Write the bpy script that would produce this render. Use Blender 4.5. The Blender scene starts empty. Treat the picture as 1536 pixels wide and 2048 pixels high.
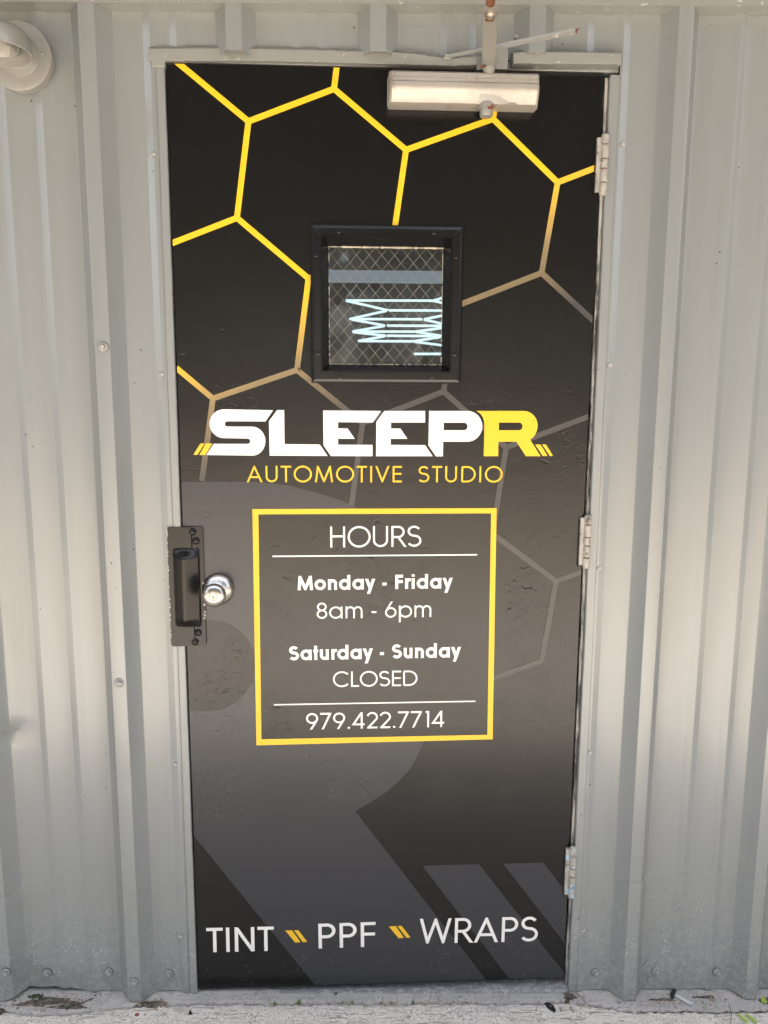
import bpy, bmesh, math, random
from math import sin, cos, pi, radians, sqrt, atan2
from mathutils import Vector, Matrix
from mathutils.geometry import tessellate_polygon
random.seed(7)
S = bpy.context.scene
COL = S.collection

# ------------------------------------------------------------------ camera, sky, sun, exposure
CAM = Vector((0.3756, -1.7219, 1.4574)); PITCH, YAW, ROLL = 0.15158, -0.04544, 0.0047
FPX = 1538.0
_f = Vector((-sin(YAW)*cos(PITCH), cos(YAW)*cos(PITCH), -sin(PITCH)))
_r0 = Vector((cos(YAW), sin(YAW), 0)); _u0 = _r0.cross(_f)
_r = _r0*cos(ROLL)+_u0*sin(ROLL); _u = -_r0*sin(ROLL)+_u0*cos(ROLL)
cd = bpy.data.cameras.new('camera'); cam = bpy.data.objects.new('camera', cd); COL.objects.link(cam)
cd.sensor_fit = 'VERTICAL'; cd.sensor_height = 24.0; cd.lens = FPX/2048*24.0
cd.clip_start = 0.05; cd.clip_end = 800
M4 = Matrix(((_r.x, _u.x, -_f.x, CAM.x), (_r.y, _u.y, -_f.y, CAM.y), (_r.z, _u.z, -_f.z, CAM.z), (0, 0, 0, 1)))
cam.matrix_world = M4
S.camera = cam

SUN_EL, SUN_AZ = radians(74), radians(12)       # the sun stands behind the building: the facade is in its own shade
W = bpy.data.worlds.new("World"); S.world = W; W.use_nodes = True
wn = W.node_tree; bg = wn.nodes['Background']
sky = wn.nodes.new('ShaderNodeTexSky'); sky.sky_type = 'NISHITA'; sky.sun_disc = False
sky.sun_elevation = SUN_EL; sky.sun_rotation = SUN_AZ
sky.dust_density = 3.0; sky.air_density = 1.0; sky.ozone_density = 0.6
hs = wn.nodes.new('ShaderNodeHueSaturation'); hs.inputs['Saturation'].default_value = 0.5
wn.links.new(sky.outputs[0], hs.inputs['Color']); wn.links.new(hs.outputs[0], bg.inputs[0])
bg.inputs[1].default_value = 0.15
sl = bpy.data.lights.new('sun', 'SUN'); sl.energy = 3.8; sl.angle = radians(0.5); sl.color = (1, 0.94, 0.84)
so = bpy.data.objects.new('sun', sl); COL.objects.link(so)
sd = Vector((sin(SUN_AZ)*cos(SUN_EL), cos(SUN_AZ)*cos(SUN_EL), sin(SUN_EL)))   # towards the sun
so.rotation_euler = sd.to_track_quat('Z', 'Y').to_euler(); so.location = (0, 20, 30)
S.view_settings.view_transform = 'Standard'; S.view_settings.look = 'None'
S.view_settings.gamma = 1; S.view_settings.use_curve_mapping = False
S.view_settings.exposure = 2.62
S.render.engine = 'CYCLES'

# ------------------------------------------------------------------ helpers
def P(px, py, Y=0.0):
    """point measured in the photograph -> its place on the upright plane y=Y"""
    d = _f+_r*((px-768)/FPX)-_u*((py-1024)/FPX)
    t = (Y-CAM.y)/d.y
    return CAM+d*t

def P2(px, py, Y=0.0):
    v = P(px, py, Y); return (v.x, v.z)

def link(o, parent=None):
    COL.objects.link(o)
    if parent: o.parent = parent
    return o

def tag(o, label=None, cat=None, group=None, kind=None):
    if label: o['label'] = label
    if cat: o['category'] = cat
    if group: o['group'] = group
    if kind: o['kind'] = kind
    return o

def empty(name, loc, label=None, cat=None, group=None):
    o = bpy.data.objects.new(name, None); o.location = (0, 0, 0); o.empty_display_size = 0.05
    COL.objects.link(o); return tag(o, label, cat, group, 'thing')

def obj(name, bm, mat, parent=None, smooth=False):
    me = bpy.data.meshes.new(name); bm.normal_update(); bm.to_mesh(me); bm.free()
    me.materials.append(mat)
    if smooth:
        for p in me.polygons: p.use_smooth = True
    return link(bpy.data.objects.new(name, me), parent)

def mobj(name, verts, faces, mat, parent=None, smooth=False):
    me = bpy.data.meshes.new(name); me.from_pydata(verts, [], faces); me.update()
    me.materials.append(mat)
    if smooth:
        for p in me.polygons: p.use_smooth = True
    return link(bpy.data.objects.new(name, me), parent)

def add_box(bm, x0, x1, y0, y1, z0, z1, bev=0.0, seg=2):
    vs = [bm.verts.new(v) for v in ((x0,y0,z0),(x1,y0,z0),(x1,y1,z0),(x0,y1,z0),(x0,y0,z1),(x1,y0,z1),(x1,y1,z1),(x0,y1,z1))]
    fs = [bm.faces.new([vs[i] for i in f]) for f in ((0,3,2,1),(4,5,6,7),(0,1,5,4),(1,2,6,5),(2,3,7,6),(3,0,4,7))]
    if bev > 0:
        es = list({e for f in fs for e in f.edges})
        bmesh.ops.bevel(bm, geom=es, offset=bev, segments=seg, affect='EDGES', profile=0.5)
    return vs

def box(name, x0, x1, y0, y1, z0, z1, mat, parent=None, bev=0.0):
    bm = bmesh.new(); add_box(bm, x0, x1, y0, y1, z0, z1, bev); return obj(name, bm, mat, parent)

def add_bar(bm, a, b, w, h, up=Vector((0,0,1)), n=0, w2=None, h2=None):
    """bar from a to b; n=0 rectangular, else an n-sided round bar"""
    a, b = Vector(a), Vector(b); d = (b-a).normalized()
    s = d.cross(up).normalized(); u = s.cross(d).normalized()
    w2 = w2 or w; h2 = h2 or h
    if n == 0: pr = [(-.5,-.5),(.5,-.5),(.5,.5),(-.5,.5)]
    else: pr = [(.5*cos(2*pi*i/n+pi/n), .5*sin(2*pi*i/n+pi/n)) for i in range(n)]
    A = [bm.verts.new(a+s*(p[0]*w)+u*(p[1]*h)) for p in pr]
    B = [bm.verts.new(b+s*(p[0]*w2)+u*(p[1]*h2)) for p in pr]
    k = len(pr)
    for i in range(k):
        bm.faces.new((A[i], A[(i+1)%k], B[(i+1)%k], B[i]))
    bm.faces.new(A[::-1]); bm.faces.new(B)

def add_lathe(bm, prof, c, axis, n=32):
    """prof: (radius, height along axis)"""
    c, axis = Vector(c), Vector(axis).normalized()
    t = Vector((0,0,1)) if abs(axis.z) < .9 else Vector((1,0,0))
    s = axis.cross(t).normalized(); u = axis.cross(s)
    rings = []
    for r, h in prof:
        if r < 1e-6: rings.append([bm.verts.new(c+axis*h)])
        else: rings.append([bm.verts.new(c+axis*h+(s*cos(2*pi*i/n)+u*sin(2*pi*i/n))*r) for i in range(n)])
    for A, B in zip(rings, rings[1:]):
        for i in range(n):
            j = (i+1) % n
            if len(A) == 1: bm.faces.new((A[0], B[i], B[j]))
            elif len(B) == 1: bm.faces.new((A[i], B[0], A[j]))
            else: bm.faces.new((A[i], B[i], B[j], A[j]))
    bmesh.ops.recalc_face_normals(bm, faces=bm.faces[:])

def smooth_angle(o, deg=35):
    me = o.data
    for p in me.polygons: p.use_smooth = True
    bm = bmesh.new(); bm.from_mesh(me)
    for e in bm.edges:
        e.smooth = not (len(e.link_faces) == 2 and e.calc_face_angle(0) > radians(deg))
    bm.to_mesh(me); bm.free()
    return o

# ------------------------------------------------------------------ materials
class NT:
    def __init__(s, name):
        s.m = bpy.data.materials.new(name); s.m.use_nodes = True
        s.t = s.m.node_tree; s.b = s.t.nodes['Principled BSDF']
        s.co = s.n('ShaderNodeTexCoord').outputs['Object']
    def n(s, ty, **kw):
        nd = s.t.nodes.new(ty)
        for k, v in kw.items(): setattr(nd, k, v)
        return nd
    def set(s, nd, **kw):
        for k, v in kw.items():
            k = k.replace('_', ' ')
            if isinstance(v, bpy.types.NodeSocket): s.t.links.new(v, nd.inputs[k])
            else: nd.inputs[k].default_value = v
        return nd
    def mapping(s, scale=(1,1,1), loc=(0,0,0), rot=(0,0,0), src=None):
        nd = s.n('ShaderNodeMapping'); s.t.links.new(src or s.co, nd.inputs[0])
        nd.inputs['Scale'].default_value = scale; nd.inputs['Location'].default_value = loc; nd.inputs['Rotation'].default_value = rot
        return nd.outputs[0]
    def noise(s, scale, detail=4, rough=.55, vec=None, dist=0.0):
        nd = s.n('ShaderNodeTexNoise'); s.set(nd, Scale=scale, Detail=detail, Roughness=rough, Distortion=dist)
        s.t.links.new(vec or s.co, nd.inputs['Vector']); return nd.outputs['Fac']
    def voro(s, scale, feature='F1', vec=None, out='Distance', rand=1.0):
        nd = s.n('ShaderNodeTexVoronoi', feature=feature); nd.inputs['Scale'].default_value = scale
        nd.inputs['Randomness'].default_value = rand
        s.t.links.new(vec or s.co, nd.inputs['Vector']); return nd.outputs[out]
    def ramp(s, fac, a, b, ca=0.0, cb=1.0):
        nd = s.n('ShaderNodeMapRange'); nd.clamp = True; s.t.links.new(fac, nd.inputs[0])
        for i, v in zip((1, 2, 3, 4), (a, b, ca, cb)): nd.inputs[i].default_value = v
        return nd.outputs[0]
    def math(s, op, a, b=0.0):
        nd = s.n('ShaderNodeMath', operation=op)
        for i, v in enumerate((a, b)):
            if isinstance(v, bpy.types.NodeSocket): s.t.links.new(v, nd.inputs[i])
            else: nd.inputs[i].default_value = v
        return nd.outputs[0]
    def mix(s, fac, a, b):
        nd = s.n('ShaderNodeMix', data_type='RGBA')
        for i, v in ((0, fac), (6, a), (7, b)):
            if isinstance(v, bpy.types.NodeSocket): s.t.links.new(v, nd.inputs[i])
            else: nd.inputs[i].default_value = v if i == 0 else (*v, 1)
        return nd.outputs[2]
    def sep(s, src=None):
        nd = s.n('ShaderNodeSeparateXYZ'); s.t.links.new(src or s.co, nd.inputs[0]); return nd.outputs
    def bump(s, height, dist, strength=1.0, prev=None):
        nd = s.n('ShaderNodeBump'); s.t.links.new(height, nd.inputs['Height'])
        nd.inputs['Distance'].default_value = dist
        if isinstance(strength, bpy.types.NodeSocket): s.t.links.new(strength, nd.inputs['Strength'])
        else: nd.inputs['Strength'].default_value = strength
        if prev: s.t.links.new(prev, nd.inputs['Normal'])
        return nd.outputs[0]
    def fin(s, color, rough=.5, metal=0.0, normal=None, spec=.5):
        for k, v in (('Base Color', color), ('Roughness', rough), ('Metallic', metal), ('Normal', normal), ('Specular IOR Level', spec)):
            if v is None: continue
            if isinstance(v, bpy.types.NodeSocket): s.t.links.new(v, s.b.inputs[k])
            else: s.b.inputs[k].default_value = (*v, 1) if isinstance(v, tuple) else v
        return s.m

def wall_paint(name, base=(.222,.236,.235), rough=.25, lump=1.0, dirt=True, chips=False):
    k = NT(name)
    n1 = k.noise(2.2, 4, vec=k.mapping((1,1,.35)))
    col = k.mix(k.ramp(n1, .3, .7), tuple(c*.95 for c in base), tuple(c*1.05 for c in base))
    st = k.noise(9, 5, .6, vec=k.mapping((5,1,.18)))                  # rain streaks
    col = k.mix(k.ramp(st, .56, .75, 0, .22), col, tuple(c*.72 for c in base))
    z = k.sep()[2]
    rg = rough
    b = k.bump(k.noise(28, 3, .5), .0006*lump, .5)
    b = k.bump(k.noise(300, 2, .5), .00006, .4, b)
    if dirt:
        low = k.ramp(z, .0, .42, 1, 0); low = k.math('MULTIPLY', low, low)
        sp = k.voro(170); pres = k.noise(22, 4, .7)
        dots = k.math('MULTIPLY', k.math('LESS_THAN', sp, .20), k.ramp(pres, .5, .62))
        dots = k.math('MULTIPLY', dots, k.ramp(low, .05, .45))
        dust = k.math('MULTIPLY', low, k.ramp(k.noise(60, 6, .75), .42, .68, 0, .7))
        col = k.mix(dust, col, (.40,.38,.35))
        col = k.mix(dots, col, (.72,.71,.69))
        dk = k.math('MULTIPLY', k.math('LESS_THAN', k.voro(38), .07), k.ramp(k.noise(7, 2), .55, .6))
        col = k.mix(dk, col, (.03,.028,.026))
        rg = k.math('ADD', rg, k.math('MULTIPLY', low, .22))
        b = k.bump(k.noise(300, 3, .6), .0005, k.ramp(low, .05, 1, 0, .6), b)
    if chips:
        ch = k.math('MULTIPLY', k.ramp(k.noise(70, 4, .7), .62, .66), k.ramp(k.noise(9, 3), .5, .6))
        col = k.mix(ch, col, (.55,.52,.47)); b = k.bump(ch, .0008, 1, b)
    return k.fin(col, rg, 0, b, .85)

def wrap_bump(k):
    """relief of the film over old paint, shared by the door face and everything printed on it"""
    x, y, z = k.sep()
    fine = k.noise(900, 2, .5, vec=k.mapping((1,1,.12)))
    b = k.bump(fine, .00007, .6)
    b = k.bump(k.noise(6, 2), .0016, .5, b)
    b = k.bump(k.noise(45, 3, .5), .00025, .6, b)
    # crackled old paint, in patches, most of it between knee and shoulder height
    zone = k.math('MULTIPLY', k.ramp(z, .25, .5), k.ramp(z, 1.75, 1.35))
    patch = k.math('MULTIPLY', k.ramp(k.noise(5.5, 4, .62, vec=k.mapping(loc=(3.1,0,1.7))), .47, .60), zone)
    wv = k.n('ShaderNodeVectorMath', operation='ADD')
    nz = k.n('ShaderNodeTexNoise'); nz.inputs['Scale'].default_value = 30; nz.inputs['Detail'].default_value = 4
    sc = k.n('ShaderNodeVectorMath', operation='SCALE'); k.t.links.new(nz.outputs['Color'], sc.inputs[0]); sc.inputs['Scale'].default_value = .03
    k.t.links.new(k.co, nz.inputs['Vector'])
    k.t.links.new(k.co, wv.inputs[0]); k.t.links.new(sc.outputs[0], wv.inputs[1])
    cr = k.voro(24, 'DISTANCE_TO_EDGE', vec=wv.outputs[0])
    crk = k.ramp(cr, 0, .05, 0, 1)
    gate = k.math('MULTIPLY', patch, k.ramp(k.noise(40, 3, .6, vec=k.mapping(loc=(9,0,2))), .52, .64))
    b = k.bump(crk, .0006, gate, b)
    flk = k.ramp(k.noise(120, 4, .65, dist=.6), .55, .62)
    b = k.bump(flk, .00055, k.math('MULTIPLY', patch, .3), b)
    return b

def wrap(name, base, rough=.26, color=None, spots=True):
    k = NT(name); b = wrap_bump(k); x, y, z = k.sep()
    col = color(k) if color else k.mix(0.0, base, base)
    if spots:
        low = k.ramp(z, .02, .32, 1, 0)
        d = k.math('MULTIPLY', k.math('LESS_THAN', k.voro(150), .085), k.ramp(k.noise(14, 3, .6), .46, .6))
        d = k.math('MULTIPLY', d, k.ramp(k.math('ADD', low, k.ramp(x, .5, 1, 0, .25)), .35, .9))
        col = k.mix(d, col, (.6,.6,.58))
    r = rough
    return k.fin(col, r, 0, b, .46)

M = {}
M['wall'] = wall_paint('wall_paint')
M['frame'] = wall_paint('frame_paint', (.222,.236,.235), .32, 2.5, True, False)
M['cap'] = wall_paint('drip_cap_paint', (.235,.238,.224), .32, 1.6, False, True)
M['lampgray'] = wall_paint('lamp_paint', (.235,.23,.21), .28, 1.5, False, False)
M['black'] = wrap('black_film', (.0045,.0043,.0041))
M['slabedge'] = NT('door_edge').fin((.006,.006,.006), .6)
M['emblem'] = wrap('grey_print', (.034,.035,.039))
M['white'] = wrap('white_vinyl', (.80,.79,.76), .38, spots=False)
M['yellow'] = wrap('yellow_vinyl', (.80,.49,.022), .38, spots=False)
_ga, _gb = P(430, 690), P(505, 850)     # the printed fade of the honeycomb, along its slanted direction
def fade(k):
    x, y, z = k.sep()
    # t = px distance along (0.43,0.90) expressed on the door
    t = k.math('ADD', k.math('MULTIPLY', x, .43), k.math('MULTIPLY', z, -.90))
    t0 = .43*P(355,770).x-.9*P(355,770).z; 
    f1 = k.ramp(t, t0-.06, t0+.07); f2 = k.ramp(t, t0+.05, t0+.21)
    c = k.mix(f1, (.80,.48,.020), (.27,.20,.10))
    return k.mix(f2, c, (.060,.056,.053))
M['honey'] = wrap('honeycomb_print', None, .34, fade, False)

def simple(name, col, rough=.5, metal=0., bump=0., bs=80, var=.12, spec=.5):
    k = NT(name); n = k.noise(bs*.3, 4, .6)
    c = k.mix(k.ramp(n, .3, .7), tuple(v*(1-var) for v in col), tuple(min(1, v*(1+var)) for v in col))
    b = k.bump(k.noise(bs, 4, .6), bump, .8) if bump else None
    return k.fin(c, rough, metal, b, spec)
M['winframe'] = simple('black_window_frame', (.006,.006,.0065), .22, 0, .0003, 60)
M['guard'] = simple('black_enamel', (.008,.0075,.007), .25, 0, .0004, 50, .12, .36)
M['rust'] = simple('rust', (.16,.055,.022), .85, .1, .0012, 220, .6)
M['rubber'] = simple('washer_rubber', (.07,.068,.062), .7)
M['dark'] = simple('dark_void', (.006,.006,.006), .8)
k = NT('brushed_steel'); 
M['steel'] = k.fin(k.mix(k.ramp(k.noise(6, 3), .3, .7), (.50,.465,.42), (.58,.55,.51)), .27, 1.0, k.bump(k.noise(500, 2, vec=k.mapping((1,.05,1))), .00004, .5))
k = NT('brass_core'); M['key'] = k.fin((.42,.40,.36), .35, 1.0)
def closer_mat():
    k = NT('aged_aluminium')
    n = k.noise(7, 5, .65, vec=k.mapping((1,3,3)))
    c = k.mix(k.ramp(n, .35, .7), (.43,.40,.355), (.34,.315,.285))
    d = k.ramp(k.noise(16, 5, .7, vec=k.mapping((3,1,.6))), .58, .72, 0, .5)
    c = k.mix(d, c, (.22,.14,.085))
    return k.fin(c, k.ramp(n, .3, .7, .36, .5), .35, k.bump(k.noise(140, 3), .0002, .6))
M['closer'] = closer_mat()
def hinge_mat(name, blue):
    k = NT(name)
    c = k.mix(k.ramp(k.noise(60, 4), .4, .6), (.30,.285,.255), (.38,.36,.325))
    if blue: c = k.mix(k.ramp(k.noise(55, 3, vec=k.mapping(loc=(1,2,.3))), .53, .57), c, (.33,.46,.53))
    c = k.mix(k.ramp(k.noise(90, 5, .7, vec=k.mapping(loc=(5,2,1))), .60, .64), c, (.045,.03,.028))
    return k.fin(c, .38, 0, k.bump(k.noise(180, 3), .0006, .8))
M['hinge'] = hinge_mat('hinge_paint', False); M['hinge_blue'] = hinge_mat('peeling_hinge_paint', True)
k = NT('worn_jamb'); M['worn'] = k.fin(k.mix(k.ramp(k.noise(40, 5, .75, vec=k.mapping((2,1,.25))), .45, .58), (.42,.41,.38), (.025,.025,.028)), .5, 0, k.bump(k.noise(70, 4), .001, .7))
# concrete
def concrete(name, a, b, broom, pits, rough=.85):
    k = NT(name); co = k.co
    warp = k.n('ShaderNodeVectorMath', operation='ADD'); nz = k.n('ShaderNodeTexNoise'); nz.inputs['Scale'].default_value = 7
    k.t.links.new(co, nz.inputs['Vector']); sc = k.n('ShaderNodeVectorMath', operation='SCALE'); sc.inputs['Scale'].default_value = .03
    k.t.links.new(nz.outputs['Color'], sc.inputs[0]); k.t.links.new(co, warp.inputs[0]); k.t.links.new(sc.outputs[0], warp.inputs[1])
    wv = warp.outputs[0]
    c = k.mix(k.ramp(k.noise(4.5, 5, .65), .32, .68), a, b)
    c = k.mix(k.ramp(k.noise(38, 5, .7), .5, .75, 0, .45), c, tuple(v*.62 for v in a))
    zone = k.ramp(k.noise(3.0, 3, vec=k.mapping(loc=(2.2,0,0))), .40, .58)          # where the aggregate shows instead of broom lines
    gr = k.noise(260, 3, .7, vec=k.mapping((.06,1,1), src=wv))
    lines = k.math('MULTIPLY', k.ramp(gr, .56, .66), k.math('SUBTRACT', 1.0, k.math('MULTIPLY', zone, .75)))
    c = k.mix(k.math('MULTIPLY', lines, broom), c, (.20,.175,.145))
    sp = k.noise(330, 4, .75)
    pit = k.math('MULTIPLY', k.ramp(sp, .56, .62), k.ramp(zone, 0, 1, .4, 1))
    c = k.mix(k.math('MULTIPLY', pit, pits), c, (.13,.125,.12))
    v = k.voro(120, out='Color'); 
    spk = k.math('MULTIPLY', k.math('LESS_THAN', k.voro(120), .16), .6)
    c = k.mix(k.math('MULTIPLY', spk, k.ramp(k.noise(30, 2), .5, .6)), c, (.10,.09,.085))
    bst = k.math('MULTIPLY', k.math('LESS_THAN', k.voro(26, vec=k.mapping(loc=(.3,.1,0))), .14), k.ramp(k.noise(12, 2), .5, .56))
    c = k.mix(k.math('MULTIPLY', bst, .6), c, (.22,.14,.10))
    bp = k.bump(k.math('SUBTRACT', 1.0, lines), .0022, broom)
    bp = k.bump(k.math('SUBTRACT', 1.0, pit), .0022, pits, bp)
    bp = k.bump(k.noise(60, 5, .7), .003, .5, bp)
    return k.fin(c, rough, 0, bp, .3)
M['slab'] = concrete('broomed_concrete', (.78,.71,.61), (.72,.665,.585), .85, .95)
M['ledge'] = concrete('painted_over_concrete', (.53,.49,.44), (.42,.40,.37), .3, .95)
k = NT('damp_soil'); M['soil'] = k.fin(k.mix(k.ramp(k.noise(90, 5, .75), .4, .62), (.040,.033,.026), (.20,.165,.125)), .95, 0, k.bump(k.noise(120, 5, .7), .006))
k = NT('darkened_yard'); M['dark_yard'] = k.fin(k.mix(k.ramp(k.noise(3, 6, .7), .35, .65), (.045,.045,.045), (.07,.068,.065)), .9)
k = NT('gravel_yard'); M['yard'] = k.fin(k.mix(k.ramp(k.noise(1.3, 6, .7), .35, .65), (.36,.29,.22), (.47,.40,.32)), .95, 0, k.bump(k.noise(18, 5, .7), .02))
M['leafgreen'] = simple('weed_green', (.10,.19,.035), .6, 0, 0, 50, .4)
M['limeleaf'] = simple('lime_leaf', (.30,.42,.06), .6, 0, 0, 50, .3)
M['moss'] = simple('dark_moss', (.035,.06,.015), .9, 0, 0, 90, .5)
M['tree'] = simple('tree_foliage', (.085,.076,.055), .7, 0, 0, 3, .4)
M['stone'] = simple('small_stone', (.36,.27,.19), .85, 0, 0, 60, .5)
M['redstone'] = simple('red_stone', (.28,.10,.075), .8, 0, .002, 120, .3)
M['twig'] = simple('grey_twig', (.36,.33,.30), .8, 0, .001, 200, .4)
M['char'] = simple('black_scrap', (.012,.012,.013), .7, 0, .001, 200, .3)
M['paper'] = simple('dirty_paper', (.52,.52,.50), .75, 0, .001, 120, .15)
M['room'] = simple('dark_interior', (.030,.030,.032), .75, 0, 0, 3, .3)
M['beam'] = simple('pale_beam', (.55,.60,.66), .5, 0, 0, 9, .12)
M['wire'] = NT('glass_wire').fin((.60,.57,.50), .4, .1)
M['putty'] = simple('old_putty', (.50,.46,.36), .8, 0, .002, 160, .4)
k = NT('led_tube'); M['led'] = k.fin((.8,.9,.9), .4)
k.b.inputs['Emission Color'].default_value = (.76,.95,1.0,1); k.b.inputs['Emission Strength'].default_value = .24
def glass():
    k = NT('wired_glass'); nt = k.t
    tr = k.n('ShaderNodeBsdfTransparent'); tr.inputs[0].default_value = (.86,.90,.90,1)
    gl = k.n('ShaderNodeBsdfGlossy'); gl.inputs['Roughness'].default_value = .04
    df = k.n('ShaderNodeBsdfDiffuse'); df.inputs[0].default_value = (.42,.44,.46,1)
    fr = k.n('ShaderNodeFresnel'); fr.inputs[0].default_value = 1.5
    m1 = k.n('ShaderNodeMixShader'); nt.links.new(fr.outputs[0], m1.inputs[0]); nt.links.new(tr.outputs[0], m1.inputs[1]); nt.links.new(gl.outputs[0], m1.inputs[2])
    d = k.math('ADD', k.ramp(k.noise(9, 4, .6), .4, .8, .035, .075), k.ramp(k.noise(60, 4, .7, vec=k.mapping((1,1,.3))), .6, .75, 0, .10))
    d = k.math('ADD', d, k.math('MULTIPLY', k.math('LESS_THAN', k.voro(300), .12), k.ramp(k.noise(25, 2), .5, .6, 0, .5)))
    m2 = k.n('ShaderNodeMixShader'); nt.links.new(d, m2.inputs[0]); nt.links.new(m1.outputs[0], m2.inputs[1]); nt.links.new(df.outputs[0], m2.inputs[2])
    nt.links.new(m2.outputs[0], nt.nodes['Material Output'].inputs[0])
    return k.m
M['glass'] = glass()

# ------------------------------------------------------------------ ground
def zl(x): return -0.008-0.030*x if x > -1.2 else 0.028
def gz(x): return max(-.07, min(.02, zl(x)))
def grid_sheet(name, xs, ys, zf, mat, smooth=True):
    nx, ny = len(xs), len(ys)
    vs = [(x, y, zf(x, y)) for y in ys for x in xs]
    fs = [(j*nx+i, j*nx+i+1, (j+1)*nx+i+1, (j+1)*nx+i) for j in range(ny-1) for i in range(nx-1)]
    return mobj(name, vs, fs, mat, None, smooth)
def wob(x, s=0):
    return .0014*sin(x*23+s)+.0012*sin(x*57+1.3+s)+.0012*sin(x*131+.4+2*s)+.0010*sin(x*290+s)
g = mobj('ground', [(-400,-400,-.14),(400,-400,-.14),(400,400,-.14),(-400,400,-.14)], [(0,1,2,3)], M['dark_yard']); tag(g, kind='structure')  # unseen yard, coloured dark to cut bounce onto the rib sides
g = mobj('driveway', [(-5,-40,-.12),(6,-40,-.12),(6,-.6,-.12),(-5,-.6,-.12)], [(0,1,2,3)], M['yard']); tag(g, kind='structure')
def crack_y(x):
    y = -.037+wob(x)
    if x < -.1: y -= .028*min(1, (-.1-x)/.2)*(1 if x > -.36 else max(0, 1-(-.36-x)/.07*.2))
    if x > .93: y -= .030*min(1, (x-.93)/.15)
    return y
nx = 420; xs = [-1.3+3.9*i/nx for i in range(nx+1)]
def slab():
    offs = [0, .004, .010, .03, .06, .1, .2, .5, 1.4, 2.6, 4.2]
    vs = []; fs = []; ring = nx+1
    for j in range(-1, len(offs)):
        for x in xs:
            yb = crack_y(x)-.0035+ .0015*sin(x*401)
            if j == -1: vs.append((x, yb+.001, gz(x)-.03))
            elif j == 0: vs.append((x, yb, gz(x)-.0025+.001*sin(x*211)))
            else: vs.append((x, yb-offs[j], gz(x)+.0015*(1 if j > 1 else .4)-.008*max(0, offs[j]-.1)))
    for j in range(len(offs)):
        for i in range(nx):
            fs.append((j*ring+i, j*ring+i+1, (j+1)*ring+i+1, (j+1)*ring+i))
    o = mobj('concrete_slab', vs, [f[::-1] for f in fs], M['slab'], None, True); return tag(o, kind='structure')
slab()
def ledge():
    offs = [0, .003, .012, .03, .06, .12]; vs = []; fs = []; ring = nx+1
    for j in range(-1, len(offs)):
        for x in xs:
            yb = crack_y(x)+.0035+.002*sin(x*173+1)
            if j == -1: vs.append((x, yb-.001, gz(x)-.03))
            elif j == 0: vs.append((x, yb, gz(x)-.0035+.0012*sin(x*190)))
            else: vs.append((x, yb+offs[j], gz(x)-.001))
    for j in range(len(offs)):
        for i in range(nx): fs.append((j*ring+i, j*ring+i+1, (j+1)*ring+i+1, (j+1)*ring+i))
    o = mobj('concrete_ledge', vs, fs, M['ledge'], None, True); return tag(o, kind='structure')
ledge()
# soil in the crack and in the hollows under the wall
def soil_patch(vsfs, cx_, cy_, rx, ry, h):
    vs, fs = vsfs; b = len(vs); n = 28; vs.append((cx_, cy_, gz(cx_)+h))
    for ring, f in ((1, .55), (2, 1.0)):
        for i in range(n):
            a = 2*pi*i/n; q = f*(1+.22*sin(3*a+cx_*9)+.15*sin(7*a+cx_*31))
            x, y = cx_+rx*q*cos(a), cy_+ry*q*sin(a)
            vs.append((x, y, gz(x)+(h*.7+random.uniform(-.001,.0015) if ring == 1 else -.0045)))
    for i in range(n):
        j = (i+1) % n
        fs.append((b, b+1+i, b+1+j)); fs.append((b+1+i, b+1+n+i, b+1+n+j, b+1+j))
vsfs = ([], [])
vsfs[0].extend([(x, y, gz(x)-.012) for x in (-1.3, 2.6) for y in (-.12, .02)]); vsfs[1].append((0, 2, 3, 1))
for a in ((-.35,-.030,.085,.017,.006),(-.30,-.043,.05,.010,.004),(-.105,-.040,.038,.016,.005),(1.16,-.030,.04,.005,.002),(1.27,-.022,.04,.005,.002),(.925,-.018,.02,.016,.004),(1.46,-.045,.06,.03,.006),(-.47,-.06,.03,.03,.003)):
    soil_patch(vsfs, *a)
tag(mobj('soil', *vsfs, M['soil'], None, True), kind='stuff')['label'] = 'damp brown soil and grit along the crack under the wall'
# loose grit: real little stones, one uncountable mass
bm = bmesh.new()
for cx_, cy_, rx, ry, n in ((-.35,-.034,.09,.016,90),(-.105,-.042,.04,.014,70),(1.16,-.040,.09,.008,40),(1.28,-.032,.06,.010,25),(.4,-.036,.5,.004,70),(-.2,-.07,.25,.03,30),(.95,-.05,.06,.02,30),(1.45,-.05,.06,.03,30)):
    for i in range(n):
        x = random.gauss(cx_, rx*.5); y = min(-.012, random.gauss(cy_, ry*.6)); r = random.uniform(.0007,.0028)
        m = Matrix.Translation((x, y, gz(x)+.001+r*.3)) @ Matrix.Rotation(random.uniform(0,6), 4, 'Z') @ Matrix.Diagonal((r*1.3, r, r*.7, 1))
        bmesh.ops.create_icosphere(bm, subdivisions=1, radius=1, matrix=m)
o = obj('grit', bm, M['stone']); tag(o, 'loose tan grit scattered in the crack below the wall', None, None, 'stuff')

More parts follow.
